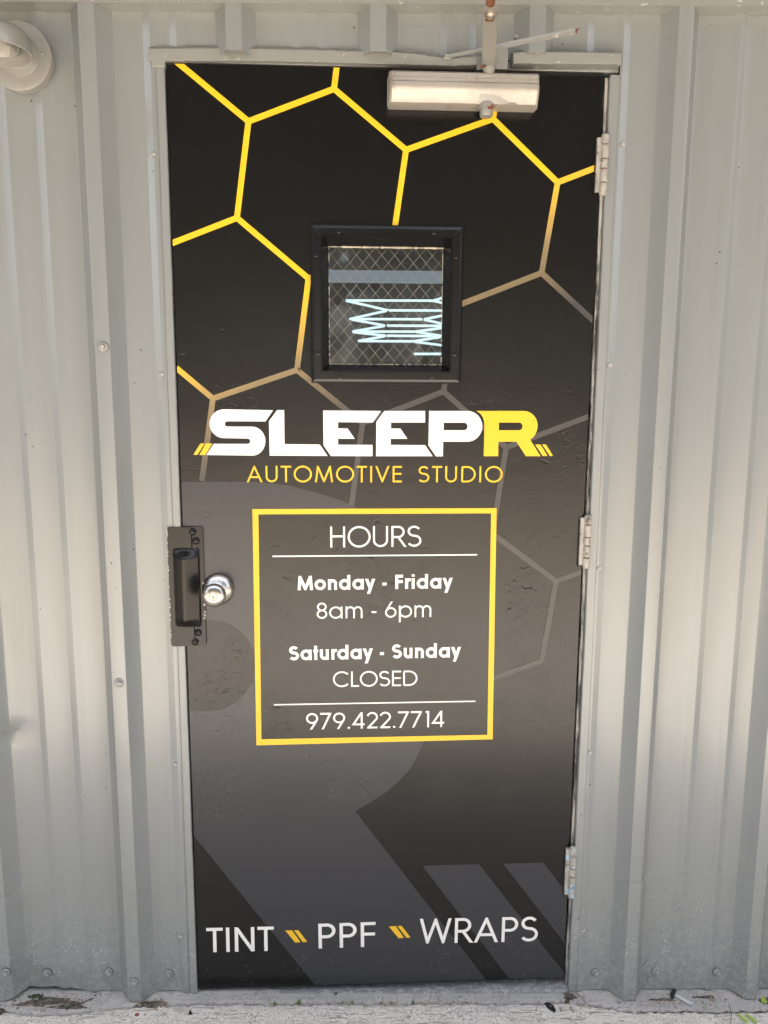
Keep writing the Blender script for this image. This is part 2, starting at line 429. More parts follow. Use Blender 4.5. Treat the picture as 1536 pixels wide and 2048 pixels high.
# ------------------------------------------------------------------ the building: room behind the wall, roof that shades the facade
def inside_box():
    x0, x1, y0, y1, z0, z1 = -7, 9, .10, 34, -.1, 2.95
    vs = [(x0,y0,z0),(x1,y0,z0),(x1,y1,z0),(x0,y1,z0),(x0,y0,z1),(x1,y0,z1),(x1,y1,z1),(x0,y1,z1)]
    fs = [(0,1,2,3),(7,6,5,4),(1,5,6,2),(2,6,7,3),(3,7,4,0)]
    return tag(mobj('interior_room', vs, fs, M['room']), kind='structure')
inside_box()
rf = box('roof', -8, 10, -.15, 35, 3.45, 3.6, M['frame']); tag(rf, kind='structure')
ev = box('eave', -8, 10, -.62, -.002, 2.72, 2.80, M['frame'], None, .004); tag(ev, kind='structure')
bl = Matrix.Identity(4)
k = NT('beam_glow'); M['beam'] = k.fin((.5,.55,.6), .5); k.b.inputs['Emission Color'].default_value = (.72,.86,1,1); k.b.inputs['Emission Strength'].default_value = .05  # the pale beam gets its brightness as glow; it is no lamp
be = box('glowing_beam', -6.9, 8.9, 6.0, 6.12, P(700, 562, 6.0).z, P(700, 540, 6.0).z, M['beam']); tag(be, 'long pale beam crossing the dark room above the tube lattice, its brightness set as glow', 'light')

wall = empty('metal_wall', (0,0,0), 'grey painted ribbed metal wall around the black door', 'wall')
YP = 0.004                                     # flat pans of the sheet
def prof_points(ribs, minors, x0, x1, lip=None):
    """cross-section (x,y) of the ribbed sheet between x0 and x1"""
    ev = []
    for a, b in ribs:      # a,b = edges of the rib's flat front
        r = .004
        ev += [(a-.0235-r, YP), (a-.0235-r*.4, YP-.0007), (a-.0235+r*.5, YP-.004), (a-r*.35, -.032+.0035), (a+r*.15, -.032+.0008), (a+r, -.032),
               (b-r, -.032), (b-r*.15, -.032+.0008), (b+r*.35, -.032+.0035), (b+.0235-r*.5, YP-.004), (b+.0235+r*.4, YP-.0007), (b+.0235+r, YP)]
    for c in minors:
        ev += [(c-.017, YP), (c-.0155, YP-.0004), (c-.002, YP-.0062), (c, YP-.0066), (c+.002, YP-.0062), (c+.0155, YP-.0004), (c+.017, YP)]
    ev.sort()
    pts = [p for p in ev if x0 < p[0] < x1]
    def yat(x):
        if not ev or x <= ev[0][0] or x >= ev[-1][0]: return YP
        for (xa, ya), (xb, yb) in zip(ev, ev[1:]):
            if xa <= x <= xb: return ya+(yb-ya)*(x-xa)/max(1e-9, xb-xa)
    out = [(x0, yat(x0))]+pts+[(x1, yat(x1))]
    full = []
    for p, q in zip(out, out[1:]):      # keep flats finely divided so they can ripple
        full.append(p); n = int((q[0]-p[0])/.02)
        for i in range(1, n): full.append((p[0]+(q[0]-p[0])*i/n, p[1]+(q[1]-p[1])*i/n))
    full.append(out[-1]); return full
from mathutils import noise as mn
DENTS = [(P(12,1478,-.02).x, P(12,1478,-.02).z, .030, .010, .013), (P(255,1555,-.032).x, P(255,1555,-.032).z, .012, .008, .005),
         (P(312,1628).x, P(312,1628).z, .012, .006, .002), (P(30,1968,-.02).x, .03, .03, .06, .010), (P(255,1990,-.02).x, .01, .012, .03, .004),
         (P(1375,195,-.03).x, P(1375,195,-.03).z, .01, .012, .0025), (P(1180,1832).x, P(1180,1832).z, .006, .006, -.0022)]
def ripple(x, z):
    d = .0011*mn.noise(Vector((x*2.1, z*.7, 1.3)))+.0005*mn.noise(Vector((x*7, z*2.3, 4.1)))
    for dx, dz, rx, rz, a in DENTS:
        q = ((x-dx)/rx)**2+((z-dz)/rz)**2
        if q < 9: d += a*math.exp(-q)
    return d
def panel(ribs, minors, x0, x1, zb, zt, dy=0.0, lipL=None, lipR=None):
    pr = prof_points(ribs, minors, x0, x1)
    if lipL: pr = [(x0-.0006, pr[0][1]+.0025)]+pr
    if lipR: pr = pr+[(x1+.0006, pr[-1][1]+.0025)]
    zs = [0]; 
    H = zt-max(zb(p[0]) for p in pr)
    nz = int(H/.022); nz = max(nz, 4)
    vs, fs = [], []; n = len(pr)
    for k_ in range(nz+1):
        for x, y in pr:
            b = zb(x); z = b+(zt-b)*k_/nz
            vs.append((x, y+dy+ripple(x, z), z))
    for k_ in range(nz):
        for i in range(n-1):
            fs.append((k_*n+i, k_*n+i+1, (k_+1)*n+i+1, (k_+1)*n+i))
    o = mobj('wall_panel', vs, fs, M['wall'], wall)
    return smooth_angle(o, 22)
def base(x):
    z = gz(x)+.002+.0015*sin(x*70)
    if -.45 < x < -.27: z += .012*max(0, 1-((x+.36)/.09)**2)
    return z
top = lambda x: 2.30
RL = [(-.775,-.742),(-.470,-.437),(-.163,-.130)]; RR = [(1.055,1.087),(1.369,1.400),(1.675,1.708)]
ML = [-.640,-.563,-.328,-.254,-.029]; MR = [.952,1.203,1.288,1.51,1.59]
LT = 3.44
HZ0, HZ1 = P(297, 99.5, -.033).z, P(1243, 107.5, -.033).z
panel(RL, ML, -1.2, -.1655, base, LT)
panel([(-.163,-.130)], [-.029], -.1668, -.0198, base, LT, -.0016, lipL=True)
panel([(1.055,1.087)], [.952], .9472, 1.0895, base, LT, -.0016, lipR=True)
panel(RR, MR, 1.0885, 2.5, base, LT)
panel([(.128,.161),(.419,.453),(.745,.779)], [-.029,.025,.27,.325,.565,.625,.875,.952], -.0198, .9472, lambda x: HZ0+(HZ1-HZ0)*(x+.024)/.96, LT, -.0016)
# wide walls further out that only close the building
for x0, x1 in ((-8, -1.2), (2.5, 10)):
    bm = bmesh.new(); add_box(bm, x0, x1, .0, .06, -.1, LT); o = obj('wall_panel', bm, M['wall'], wall)
bm = bmesh.new(); add_box(bm, -1.2, -.03, .05, .09, -.1, LT); add_box(bm, .96, 2.5, .05, .09, -.1, LT); add_box(bm, -.03, .96, .05, .09, 2.16, LT)
obj('backing', bm, M['dark'], wall)
# eave trim across the top of the view
za, zb_ = P(0, 3, -.037).z, P(1536, 12, -.037).z
bm = bmesh.new(); xa, xb = -1.3, 2.6; sl_ = (zb_-za)/(P(1536,12,-.037).x-P(0,3,-.037).x); zz = lambda x: za+sl_*(x-P(0,3,-.037).x)
A = [(x, y, zz(x)+dz) for x in (xa, xb) for y, dz in ((.002,.0),(-.037,.0),(-.037,.115),(.002,.13))]
vv = [bm.verts.new(a) for a in A]
for f in ((0,1,5,4),(1,2,6,5),(2,3,7,6),(3,0,4,7),(3,2,1,0),(4,5,6,7)): bm.faces.new([vv[i] for i in f])
bmesh.ops.recalc_face_normals(bm, faces=bm.faces[:])
obj('eave_trim', bm, M['cap'], wall)

# screws: one mesh, many objects
def screw_mesh():
    bm = bmesh.new()
    add_lathe(bm, [(.0112,.0002),(.0110,.0010),(.0098,.0012)], (0,0,0), (0,-1,0), 22)
    for f in bm.faces: f.material_index = 1
    n0 = len(bm.faces)
    b2 = bmesh.new()
    add_lathe(b2, [(.0100,.0008),(.0102,.0022),(.0085,.0034),(.0064,.0040),(.0060,.0036)], (0,0,0), (0,-1,0), 22)
    add_lathe(b2, [(.0050,.0034),(.0050,.0088),(.0043,.0096),(0,.0098)], (0,0,0), (0,-1,0), 6)
    add_lathe(b2, [(.0060,.0037),(.0050,.0037)], (0,0,0), (0,-1,0), 22)
    me2 = bpy.data.meshes.new('tmp'); b2.to_mesh(me2); b2.free(); bm.from_mesh(me2); bpy.data.meshes.remove(me2)
    me = bpy.data.meshes.new('screw'); bm.to_mesh(me); bm.free(); me.materials.append(M['frame']); me.materials.append(M['rubber']); return me
sm = screw_mesh()
def screw(px, py, Y):
    o = bpy.data.objects.new('screw', sm); p = P(px, py, Y); o.location = (p.x, Y+ripple(p.x, p.z), p.z); o.rotation_euler = (random.uniform(-.12,.12), random.uniform(0,1), random.uniform(-.12,.12))
    link(o, wall)
for px, py in ((308,311),(325,750),(352,1525),(362,1870),(94,1945),(217,1944),(338,1946),(1241,291),(1216,731),(1196,1135),(1177,1503),(1164,1858),(1190,1944),(1311,1942),(1433,1943)):
    screw(px, py, YP-.002)
for px, py in ((207,694),(239,1365),(269,1963),(11,1945)): screw(px, py, -.0335)
# lifted paint flake round a screw by the ground
fl = [(1278,1948),(1283,1934),(1294,1921),(1303,1923),(1310,1929),(1318,1930),(1322,1940),(1317,1950),(1312,1961),(1300,1966),(1295,1961),(1297,1951),(1289,1945),(1283,1944)]
fo = [P2(*q, .002) for q in fl]
def prism(name, poly, y0, y1, mat, parent, inset=0):
    n = len(poly); vs = [(x, y0, z) for x, z in poly]+[(x, y1, z) for x, z in poly]
    tr = tessellate_polygon([[Vector((x, z, 0)) for x, z in poly]])
    fs = [tuple(t) for t in tr]+[(i, (i+1)%n, n+(i+1)%n, n+i) for i in range(n)]
    bm = bmesh.new(); bv = [bm.verts.new(v) for v in vs]
    for f in fs:
        try: bm.faces.new([bv[i] for i in f])
        except ValueError: pass
    bmesh.ops.recalc_face_normals(bm, faces=bm.faces[:])
    # front must face the viewer
    for f in bm.faces:
        if abs(f.normal.y) > .9 and f.normal.y > 0: f.normal_flip()
    return obj(name, bm, mat, parent)
o = prism('paint_flake', fo, .0012, .0038, M['frame'], wall); o['label'] = 'lifted flake of grey paint around a screw near the ground'

# ------------------------------------------------------------------ door frame
fr = empty('door_frame', (0,0,0), 'grey painted steel frame around the black door with a bent drip cap', 'door frame')
def jamb(x0, x1, y0=-.005):
    n = 60; vs = []; fs = []; sect = [(x0,.045),(x0,y0+.0015),(x0+.0015,y0),(x1-.0015,y0),(x1,y0+.0015),(x1,.045)]
    for i in range(n+1):
        for j, (x, y) in enumerate(sect):
            zb = gz(x)+.002; z = zb+(2.125-zb)*i/n
            vs.append((x+.0008*mn.noise(Vector((z*6,x*9,2)))+.0004*mn.noise(Vector((z*31,x*9,5))), y+.0008*mn.noise(Vector((z*4,x,7))), z))
    m = len(sect)
    for i in range(n):
        for j in range(m-1): fs.append((i*m+j, i*m+j+1, (i+1)*m+j+1, (i+1)*m+j))
    return smooth_angle(mobj('jamb', vs, fs, M['frame'], fr), 40)
jamb(-.0195, -.0022); jamb(.9268, .9470)
o = box('door_stop', .9195, .9262, .006, .05, -.03, 2.124, M['worn'], fr, .001)
o = box('door_stop', -.0020, .0040, .030, .05, -.01, 2.124, M['worn'], fr, .001)
box('header', -.0195, .947, .004, .05, 2.1335, 2.15, M['frame'], fr, .001)
th_b = bmesh.new(); v = [th_b.verts.new(p) for p in ((-.001,.052,-.0105),(-.001,-.004,-.012),(-.001,-.0075,-.016),(.925,-.0075,-.037),(.925,-.004,-.026),(.925,.052,-.015),(-.001,-.0075,-.03),(.925,-.0075,-.06))]
for f in ((0,1,4,5),(1,2,3,4),(2,6,7,3)): th_b.faces.new([v[i] for i in f])
k = NT('scuffed_threshold'); mt = k.fin(k.mix(k.ramp(k.noise(110, 5, .75, vec=k.mapping((.5,1,1))), .48, .62), (.22,.22,.215), (.42,.42,.41)), .6, .1, k.bump(k.noise(80, 4), .0015))
obj('threshold', th_b, mt, fr)
# drip cap: two bent lengths of angle, notched for the closer
def cap(pts, depth=.040):
    """pts: (px, top py, bottom py, y of the front)"""
    sec = []
    for i, (px, pt, pb, yf) in enumerate(pts):
        a, b = P(px, pt, yf), P(px, pb, yf)
        sec.append((a, b, yf))
    vs, fs = [], []
    for a, b, yf in sec:
        zt = a.z+.002
        vs += [(a.x, .003, zt+.010), (a.x, yf+.002, zt+.0008), (a.x, yf, a.z), (b.x, yf, b.z), (b.x, yf+.0015, b.z-.0012), (b.x, .004, b.z-.0005-.2*0), (b.x, .004, b.z+.0015), (b.x, yf+.003, b.z+.0015)]
    m = 8
    for i in range(len(sec)-1):
        for j in range(m-1): fs.append((i*m+j, (i+1)*m+j, (i+1)*m+j+1, i*m+j+1))
    for i in (0, len(sec)-1):
        fs.append(tuple(i*m+j for j in range(6)))
    o = mobj('drip_cap', vs, fs, M['cap'], fr)
    bm = bmesh.new(); bm.from_mesh(o.data); bmesh.ops.recalc_face_normals(bm, faces=bm.faces[:]); bm.to_mesh(o.data); bm.free()
    return smooth_angle(o, 14)
def interp(keys, n):
    out = []
    for i in range(n+1):
        x = keys[0][0]+(keys[-1][0]-keys[0][0])*i/n
        for a, b in zip(keys, keys[1:]):
            if a[0] <= x <= b[0]:
                t = (x-a[0])/(b[0]-a[0]); t = t*t*(3-2*t) if False else t
                v = [a[k]+(b[k]-a[k])*t for k in range(4)]; break
        out.append((v[0], v[1]+.5*sin(v[0]*.31)+.3*sin(v[0]*.9), v[2]+.5*sin(v[0]*.23), v[3]+.0006*sin(v[0]*.17)))
    return out
cap(interp([(297,98,120,-.011),(450,97,119,-.011),(600,100,121.5,-.012),(700,103,124,-.013),(780,105,126,-.015),(830,108,128,-.018),(880,116,129,-.020),(905,119,130,-.020),(925,115,129,-.022),(954,115,128,-.025)], 70))
box('frame_corner', P(304,125,-.009).x, P(330,125,-.009).x, -.009, .004, P(315,133.5,-.009).z, P(315,121,-.009).z, M['cap'], fr, .0012)
cap(interp([(1027,107,126,-.026),(1040,105,125,-.029),(1120,105,125.5,-.030),(1243,107,127,-.030)], 30))
# bracket block that carried the arm, behind the notch
bm = bmesh.new(); a, b = P(990, 96, -.02), P(1015, 139, -.02)
add_box(bm, a.x, b.x, -.022, .003, b.z, a.z, .0015); obj('arm_bracket', bm, M['cap'], fr)
bm = bmesh.new(); add_box(bm, P(954,110,-.02).x, P(964,110,-.02).x, -.020, .003, P(954,139,-.02).z, P(954,112,-.02).z, .001); obj('arm_bracket', bm, M['cap'], fr)
bm = bmesh.new(); add_box(bm, a.x+.0155, a.x+.026, -.012, .003, b.z, a.z-.004, .001)
obj('arm_bracket', bm, M['cap'], fr)

# ------------------------------------------------------------------ door
door = empty('metal_door', (0,0,0), 'black metal door with printed white and yellow business lettering and a small window', 'door')
WX0, WX1, WZ0, WZ1 = P(640,470).x, P(905,470).x, P(770,748).z, P(770,470).z
DW, DH = .9144, 2.1300
def slab_door():
    bm = bmesh.new(); e = .0015
    # face with a window hole, finely enough divided to wave a little
    def ring(y, i): return [(i, y, i), (DW-i, y, i), (DW-i, y, DH-i), (i, y, DH-i)]
    hole = [(WX0,0,WZ0),(WX1,0,WZ0),(WX1,0,WZ1),(WX0,0,WZ1)]
    o0 = [bm.verts.new(v) for v in ring(0, e)]; o1 = [bm.verts.new(v) for v in ring(e, 0)]; o2 = [bm.verts.new(v) for v in ring(.044, 0)]
    h0 = [bm.verts.new(v) for v in hole]; h1 = [bm.verts.new((v[0], .044, v[2])) for v in hole]
    for i in range(4):
        j = (i+1) % 4
        bm.faces.new((o0[i], o0[j], h0[j], h0[i])); bm.faces.new((o1[i], o1[j], o0[j], o0[i])); bm.faces.new((o2[i], o2[j], o1[j], o1[i]))
        bm.faces.new((h0[i], h0[j], h1[j], h1[i])); bm.faces.new((h1[i], h1[j], o2[j], o2[i]))
    bmesh.ops.recalc_face_normals(bm, faces=bm.faces[:])
    return obj('door_slab', bm, M['black'], door)
slab_door()

def sheet(name, polys, y, mat, parent=door, step=0.0):
    """flat film: polys = list of (outer, holes) in door coordinates (x,z), laid at depth y"""
    vs, fs = [], []
    for q, (outer, holes) in enumerate(polys):
        loops = [outer]+holes; b = len(vs); flat = [p for l in loops for p in l]
        vs += [(x, y-step*q, z) for x, z in flat]
        for t in tessellate_polygon([[Vector((x, z, 0)) for x, z in l] for l in loops]):
            a, c, d = [flat[i] for i in t]
            ar = (c[0]-a[0])*(d[1]-a[1])-(c[1]-a[1])*(d[0]-a[0])
            if abs(ar) < 1e-12: continue
            t = tuple(i+b for i in t)
            fs.append(t if ar > 0 else t[::-1])
    return mobj(name, vs, fs, mat, parent)
def path(cmds, f):
    """points, or ('q', corner, end) = quarter ellipse; f maps zoom coordinates to the door"""
    pts = []
    for c in cmds:
        if c[0] == 'q':
            a, co_, e = Vector(last), Vector(c[1]), Vector(c[2]); ce = a+e-co_
            for i in range(1, 13):
                t = pi/2*i/12; v = ce+(a-ce)*cos(t)+(e-ce)*sin(t); pts.append((v.x, v.y))
            last = c[2]
        else: pts.append(c); last = c
    return [f(*p) for p in pts]
px_ = lambda x, y: P2(x, y)
Z1 = lambda x, y: P2(360+x/3.6571, 780+y/3.6571)
Z2 = lambda x, y: P2(740+x/3.6571, 780+y/3.6571)
Z3 = lambda x, y: P2(360+x/3.4909, 1600+y/3.4909)
Z4 = lambda x, y: P2(760+x/3.4909, 1600+y/3.4909)
L1, L2, L3, L4, L5 = -.0004, -.0008, -.0012, -.0016, -.0020
# big printed emblem
emb = path([(363,963.5),(500,963.5),(540,966),(580,971.5),(630,984),(680,1000),(705,1011),(740,1032),('q',(880,1110),(900,1250)),('q',(905,1390),(848,1480)),(838,1505),(822,1535),(800,1560),(770,1586),(740,1605),(710.5,1622),(972,1959),(630,1970),(388.5,1672),(377,1421),(430,1421),('q',(512,1410),(512,1325)),('q',(508,1246),(430,1240)),(371.5,1238)], px_)
emb = [(max(x, .0016), max(z, .0016)) for x, z in emb]
sheet('printed_emblem', [(emb, [])], L1, M['emblem'])
for bar in ([(844.5,1731),(958,1728),(1127.5,1944),(1127.8,1955),(1019,1957.5)], [(1006,1727),(1086,1725),(1134.5,1786),(1130,1886)]):
    p = [P2(*q) for q in bar]; p = [(min(max(x, .0016), DW-.0016), max(z, .0016)) for x, z in p]
    sheet('printed_bar', [(p, [])], L1, M['emblem'])
# honeycomb
V = dict(A=(350,121),V1=(497,243),V2=(668,178),T2=(674,130),V3=(812,300),V4=(986,238),T4=(993,190),V5=(1115,365),E5=(1203,331),V6=(1083,546),E6=(1190,645),W6=(900,617),
         W3=(786,480),V7=(474,436),E7=(343,487),V8=(617,557),W8=(631,552),V9=(594,740),V10=(426,797),E10=(353,736),B10=(404,962),V11=(725,846),B11=(703,1011),V13=(887,783),T13=(891,756),
         V14=(1012,895),E14=(1182,831),V15=(985,1068),V16=(1112,1162),E16=(1168,1142),V17=(1083,1322),B17=(980,1358))
def strip(a, b, w=.0122):
    a, b = Vector(a), Vector(b); d = (b-a).normalized(); n = Vector((-d.y, d.x))*w/2
    return [tuple(a+n), tuple(a-n), tuple(b-n), tuple(b+n)]
edges = [('A','V1'),('V1','V2'),('V2','T2'),('V2','V3'),('V3','V4'),('V4','T4'),('V4','V5'),('V5','E5'),('V5','V6'),('V6','E6'),('V6','W6'),('V3','W3'),('V1','V7'),('V7','E7'),('V7','V8'),('V8','V9'),('V8','W8'),
         ('V9','V10'),('V10','E10'),('V10','B10'),('V9','V11'),('V11','B11'),('V11','V13'),('V13','T13'),('V13','V14'),('V14','E14'),('V14','V15'),('V15','V16'),('V16','E16'),('V16','V17'),('V17','B17')]
def clip_poly(poly, axis, lim, keep_less):
    out = []
    for i in range(len(poly)):
        a, b = poly[i], poly[(i+1)%len(poly)]
        ia = a[axis] <= lim if keep_less else a[axis] >= lim; ib = b[axis] <= lim if keep_less else b[axis] >= lim
        if ia: out.append(a)
        if ia != ib:
            t = (lim-a[axis])/(b[axis]-a[axis]); out.append((a[0]+(b[0]-a[0])*t, a[1]+(b[1]-a[1])*t))
    return out
for q, (a, b) in enumerate(edges):
    pa, pb = Vector(P2(*V[a])), Vector(P2(*V[b])); d = (pb-pa).normalized()
    if a[0] == 'V': pa = pa-d*.0035
    if b[0] == 'V': pb = pb+d*.0035
    s = strip(pa, pb)
    for ax, lim, less in ((0,.0016,False),(0,DW-.0016,True),(1,DH-.0016,True)): s = clip_poly(s, ax, lim, less)
    sheet('honeycomb_stripe', [(s, [])], L2-.00002*q*0-.00004*(q % 5), M['honey'])
# logo
S_ = path([(682,148),(625,230),(349,229),('q',(328,229),(328,248)),('q',(328,267),(349,267)),(528,268),('q',(625,268),(625,374)),('q',(625,480),(528,480)),(195,475),(248,393),(492,394),('q',(514,394),(514,374)),('q',(514,355),(492,355)),(322,352),('q',(217,350),(217,246)),('q',(217,141),(322,141))], Z1)
L_ = path([(710,147),(762,147),(765,395),(1022,398),(1080,482),(656,480),(651,228)], Z1)
E1 = path([(1047,150),(1470,153),(1410,238),(1156,235),(1156,280),(1227,282),(1278,357),(1156,356),(1156,400),(1408,401),(1408,484),(1104,483),(1050,405)], Z1)
E2 = path([(105,153),(403,153),(403,238),(153,238),(153,281),(222,282),(274,357),(151,357),(151,401),(403,403),(458,484),(44,484),(46,235)], Z2)
P_ = path([(432,153),(712,153),('q',(820,153),(820,265)),('q',(820,378),(712,378)),(535,378),(533,485),(482,485),(427,405)], Z2)
Ph = path([(538,239),(686,239),('q',(713,239),(713,266)),('q',(713,294),(686,294)),(538,294)], Z2)
R_ = path([(777,153),(1122,153),('q',(1225,153),(1225,258)),(1224,275),(1219,300),(1208,325),(1192,346),(1170,363),(1247,484),(1140,484),(1070,378),(938,378),(937,484),(831,484),(837,260),(834,228),(825,199),(808,174)], Z2)
Rh = path([(942,238),(1088,238),('q',(1115,238),(1115,266)),('q',(1115,294),(1088,294)),(942,294)], Z2)
for poly, hole, m in ((S_,[],'white'),(L_,[],'white'),(E1,[],'white'),(E2,[],'white'),(P_,[Ph],'white'),(R_,[Rh],'yellow')):
    sheet('logo_letter', [(poly, hole)], L3, M[m])
for f, c in ((Z1,[(150,391),(180,391),(128,474),(98,474)]),(Z1,[(190,391),(238,391),(184,476),(142,474)]),(Z2,[(1207,398),(1246,398),(1298,482),(1262,482)]),(Z2,[(1258,398),(1286,398),(1338,482),(1315,482)]),
             (Z3,[(735,909),(783,907),(842,990),(805,993)]),(Z3,[(796,907),(826,906),(889,988),(858,990)]),(Z4,[(62,880),(110,878),(167,960),(130,963)]),(Z4,[(122,877),(150,876),(213,957),(185,960)])):
    sheet('yellow_slash', [(path(c, f), [])], L3, M['yellow'])
# hours panel: dark print, yellow border, white rules
O = [(505,1018),(993,1016),(985,1478),(513,1490)]; I = [(517,1028.5),(982,1026.5),(974.5,1469),(523,1478)]
sheet('hours_ground', [([P2(*q) for q in O], [])], L2-.0003, M['black'])
sheet('hours_border', [([P2(*q) for q in O], [[P2(*q) for q in I]])], L4, M['yellow'])
for a, b in (((545,1112.5),(954,1109.2)),((548,1409),(950.5,1402))):
    sheet('white_rule', [(strip(P2(*a), P2(*b), .0032), [])], L4, M['white'])

# ---- lettering: a small geometric stroke face (round bowls, even weight)
def arc(cx_, cy_, rx, ry, a0, a1, n=26):
    return [(cx_+rx*cos(radians(a0+(a1-a0)*i/n)), cy_+ry*sin(radians(a0+(a1-a0)*i/n))) for i in range(n+1)]
def ribbon(pts, w, closed=False):
    pts = [p for i, p in enumerate(pts) if i == 0 or (Vector(p)-Vector(pts[i-1])).length > 1e-6]
    n = len(pts); Lp, Rp = [], []
    for i in range(n):
        p = Vector(pts[i])
        a = Vector(pts[i-1]) if (i > 0 or closed) else None
        b = Vector(pts[(i+1) % n]) if (i < n-1 or closed) else None
        d1 = (p-a).normalized() if a is not None else None; d2 = (b-p).normalized() if b is not None else None
        if d1 is None: d1 = d2
        if d2 is None: d2 = d1
        n1 = Vector((-d1.y, d1.x)); n2 = Vector((-d2.y, d2.x)); m = (n1+n2)
        if m.length < 1e-4: m = n1
        m.normalize(); k_ = min(6.0, 1/max(.05, m.dot(n1)))
        Lp.append(tuple(p+m*w/2*k_)); Rp.append(tuple(p-m*w/2*k_))
    rg = range(n if closed else n-1)
    return [[Lp[i], Rp[i], Rp[(i+1)%n], Lp[(i+1)%n]] for i in rg]
XH = .74
def glyph(c, w):
    """returns (strokes, left, right, sidebearings); stroke = (pts, closed, clip or None)"""
    h = w/2; T = 1-h; cl = (0, 1); r = .5-h+.012
    if c == 'O': return [(arc(.52,.5,r,r,0,360)[:-1], True, None)], .52-r-h, .52+r+h, .05, .05
    if c == 'C': return [(arc(.52,.5,r,r,42,318), False, None)], .52-r-h, .94, .05, .04
    if c == 'D':
        return [([(h,h),(h,T)], False, (0,1)), ([(h,T),(.32,T)]+arc(.32,.5,.5-h,.5-h,90,-90)+[(h,h)], False, None)], 0, .82, .1, .05
    if c == 'U':
        q = .335-h
        return [([(h,1),(h,h+q)]+arc(h+q,h+q,q,q,180,360)+[(h+2*q,1)], False, None)], 0, .67, .09, .09
    if c == 'T': return [([(0,T),(.58,T)], False, None), ([(.29,T),(.29,0)], False, None)], 0, .58, .03, .03
    if c == 'I': return [([(h,0),(h,1)], False, None)], 0, w, .1, .1
    if c == 'E': return [([(h,0),(h,1)], False, None), ([(h,T),(.52,T)], False, None), ([(h,.52),(.50,.52)], False, None), ([(h,h),(.52,h)], False, None)], 0, .52, .1, .06
    if c == 'F': return [([(h,0),(h,1)], False, None), ([(h,T),(.52,T)], False, None), ([(h,.52),(.50,.52)], False, None)], 0, .52, .1, .05
    if c == 'H': return [([(h,0),(h,1)], False, None), ([(.66-h,0),(.66-h,1)], False, None), ([(h,.53),(.66-h,.53)], False, None)], 0, .66, .1, .1
    if c == 'L': return [([(h,0),(h,1)], False, None), ([(h,h),(.46,h)], False, None)], 0, .46, .1, .03
    if c == 'A':
        a = h*1.1; ap = 1-w*.55
        return [([(a-.42*.2/ap*.9, -.2),(.45, ap),(.90-a+.42*.2/ap*.9, -.2)], False, cl), ([(.19,.31),(.71,.31)], False, None)], 0, .90, .02, .02
    if c == 'V':
        a = h*1.1; ap = w*.55
        return [([(a-.08, 1.2),(.40, ap),(.80-a+.08, 1.2)], False, cl)], 0, .80, .02, .02
    if c == 'W':
        a = h*1.1; ap = w*.6
        return [([(a-.05,1.2),(.30,ap),(.585,1-ap),(.87,ap),(1.17-a+.05,1.2)], False, cl)], 0, 1.17, .02, .02
    if c == 'M':
        a = h; ap = w*.55
        return [([(a-.025,-.2),(.165,1-ap*.7),(.505,ap),(.845,1-ap*.7),(1.01-a+.025,-.2)], False, cl)], 0, 1.01, .06, .06
    if c == 'N':
        return [([(h,0),(h,T)], False, None), ([(h-.02,1.02),(.70-h+.02,-.02)], False, cl), ([(.70-h,h),(.70-h,1)], False, None)], 0, .70, .1, .1
    if c in 'PR':
        q = .265-h*.5; ym = T-2*q
        st = [([(h,0),(h,1)], False, None), ([(h,T),(.30,T)]+arc(.30,T-q,q*1.0,q,90,-90)+[(h,ym)], False, None)]
        if c == 'R': st.append(([(.30,ym),(.30+(.62-.30)*1.15, ym-1.15*ym)], False, (0,1)))
        return st, 0, .30+q+h if c == 'P' else .64, .1, .04
    if c == 'S':
        r1 = (1-w)/2*.47; r2 = (1-w)/2-r1; cx_ = r2*1.12+h; kx = 1.15
        up = arc(cx_, T-r1, r1*kx, r1, 28, 255, 22); lo = arc(cx_, h+r2, r2*kx, r2, 75, -148, 24)
        return [(up+lo, False, None)], cx_-r2*kx-h, cx_+r2*kx+h, .05, .05
    # lower case
    rr = XH/2-h+.008
    if c in 'adopqb':
        cx_ = rr+h; st = [(arc(cx_, XH/2, rr, rr, 0, 360)[:-1], True, None)]; xr = cx_+rr
        if c == 'o': return st, 0, xr+h, .05, .05
        if c == 'a': st.append(([(xr,0),(xr,XH)], False, None)); return st, 0, xr+h, .05, .09
        if c == 'd': st.append(([(xr,0),(xr,1.03)], False, None)); return st, 0, xr+h, .05, .09
        if c == 'p':
            st = [([(h,-.30),(h,XH)], False, None), (arc(cx_, XH/2, rr, rr, 0, 360)[:-1], True, None)]; return st, 0, xr+h, .09, .05
    if c in 'nu':
        q = .26-h*.6
        if c == 'n': return [([(h,0),(h,XH)], False, None), ([(h,XH-h-q)]+arc(h+q,XH-h-q,q,q,180,0)+[(h+2*q,0)], False, None)], 0, 2*h+2*q, .09, .08
        return [([(h,XH),(h,h+q)]+arc(h+q,h+q,q,q,180,360)+[(h+2*q,h+q)], False, None), ([(h+2*q,0),(h+2*q,XH)], False, None)], 0, 2*h+2*q, .08, .09
    if c == 'm':
        q = .245-h*.6; st = [([(h,0),(h,XH)], False, None)]
        for s in (0, 1): st.append(([(h+2*q*s,XH-h-q)]+arc(h+q+2*q*s,XH-h-q,q,q,180,0)+[(h+2*q*(s+1),0)], False, None))
        return st, 0, 2*h+4*q, .09, .08
    if c == 'y':
        return [([(h-.03,XH+.07),(.335,.04)], False, (-.4,XH)), ([(.66-h+.03,XH+.075),(.20,-.36)], False, (-.31,XH))], 0, .66, .01, .01
    if c == 'r': return [([(h,0),(h,XH)], False, None), (arc(h+.20,XH-h-.2,.20,.2,175,68,12), False, None)], 0, .33, .09, .02
    if c == 'i': return [([(h,0),(h,XH)], False, None), ([(h,.86),(h,1.02)], False, None)], 0, w, .09, .09
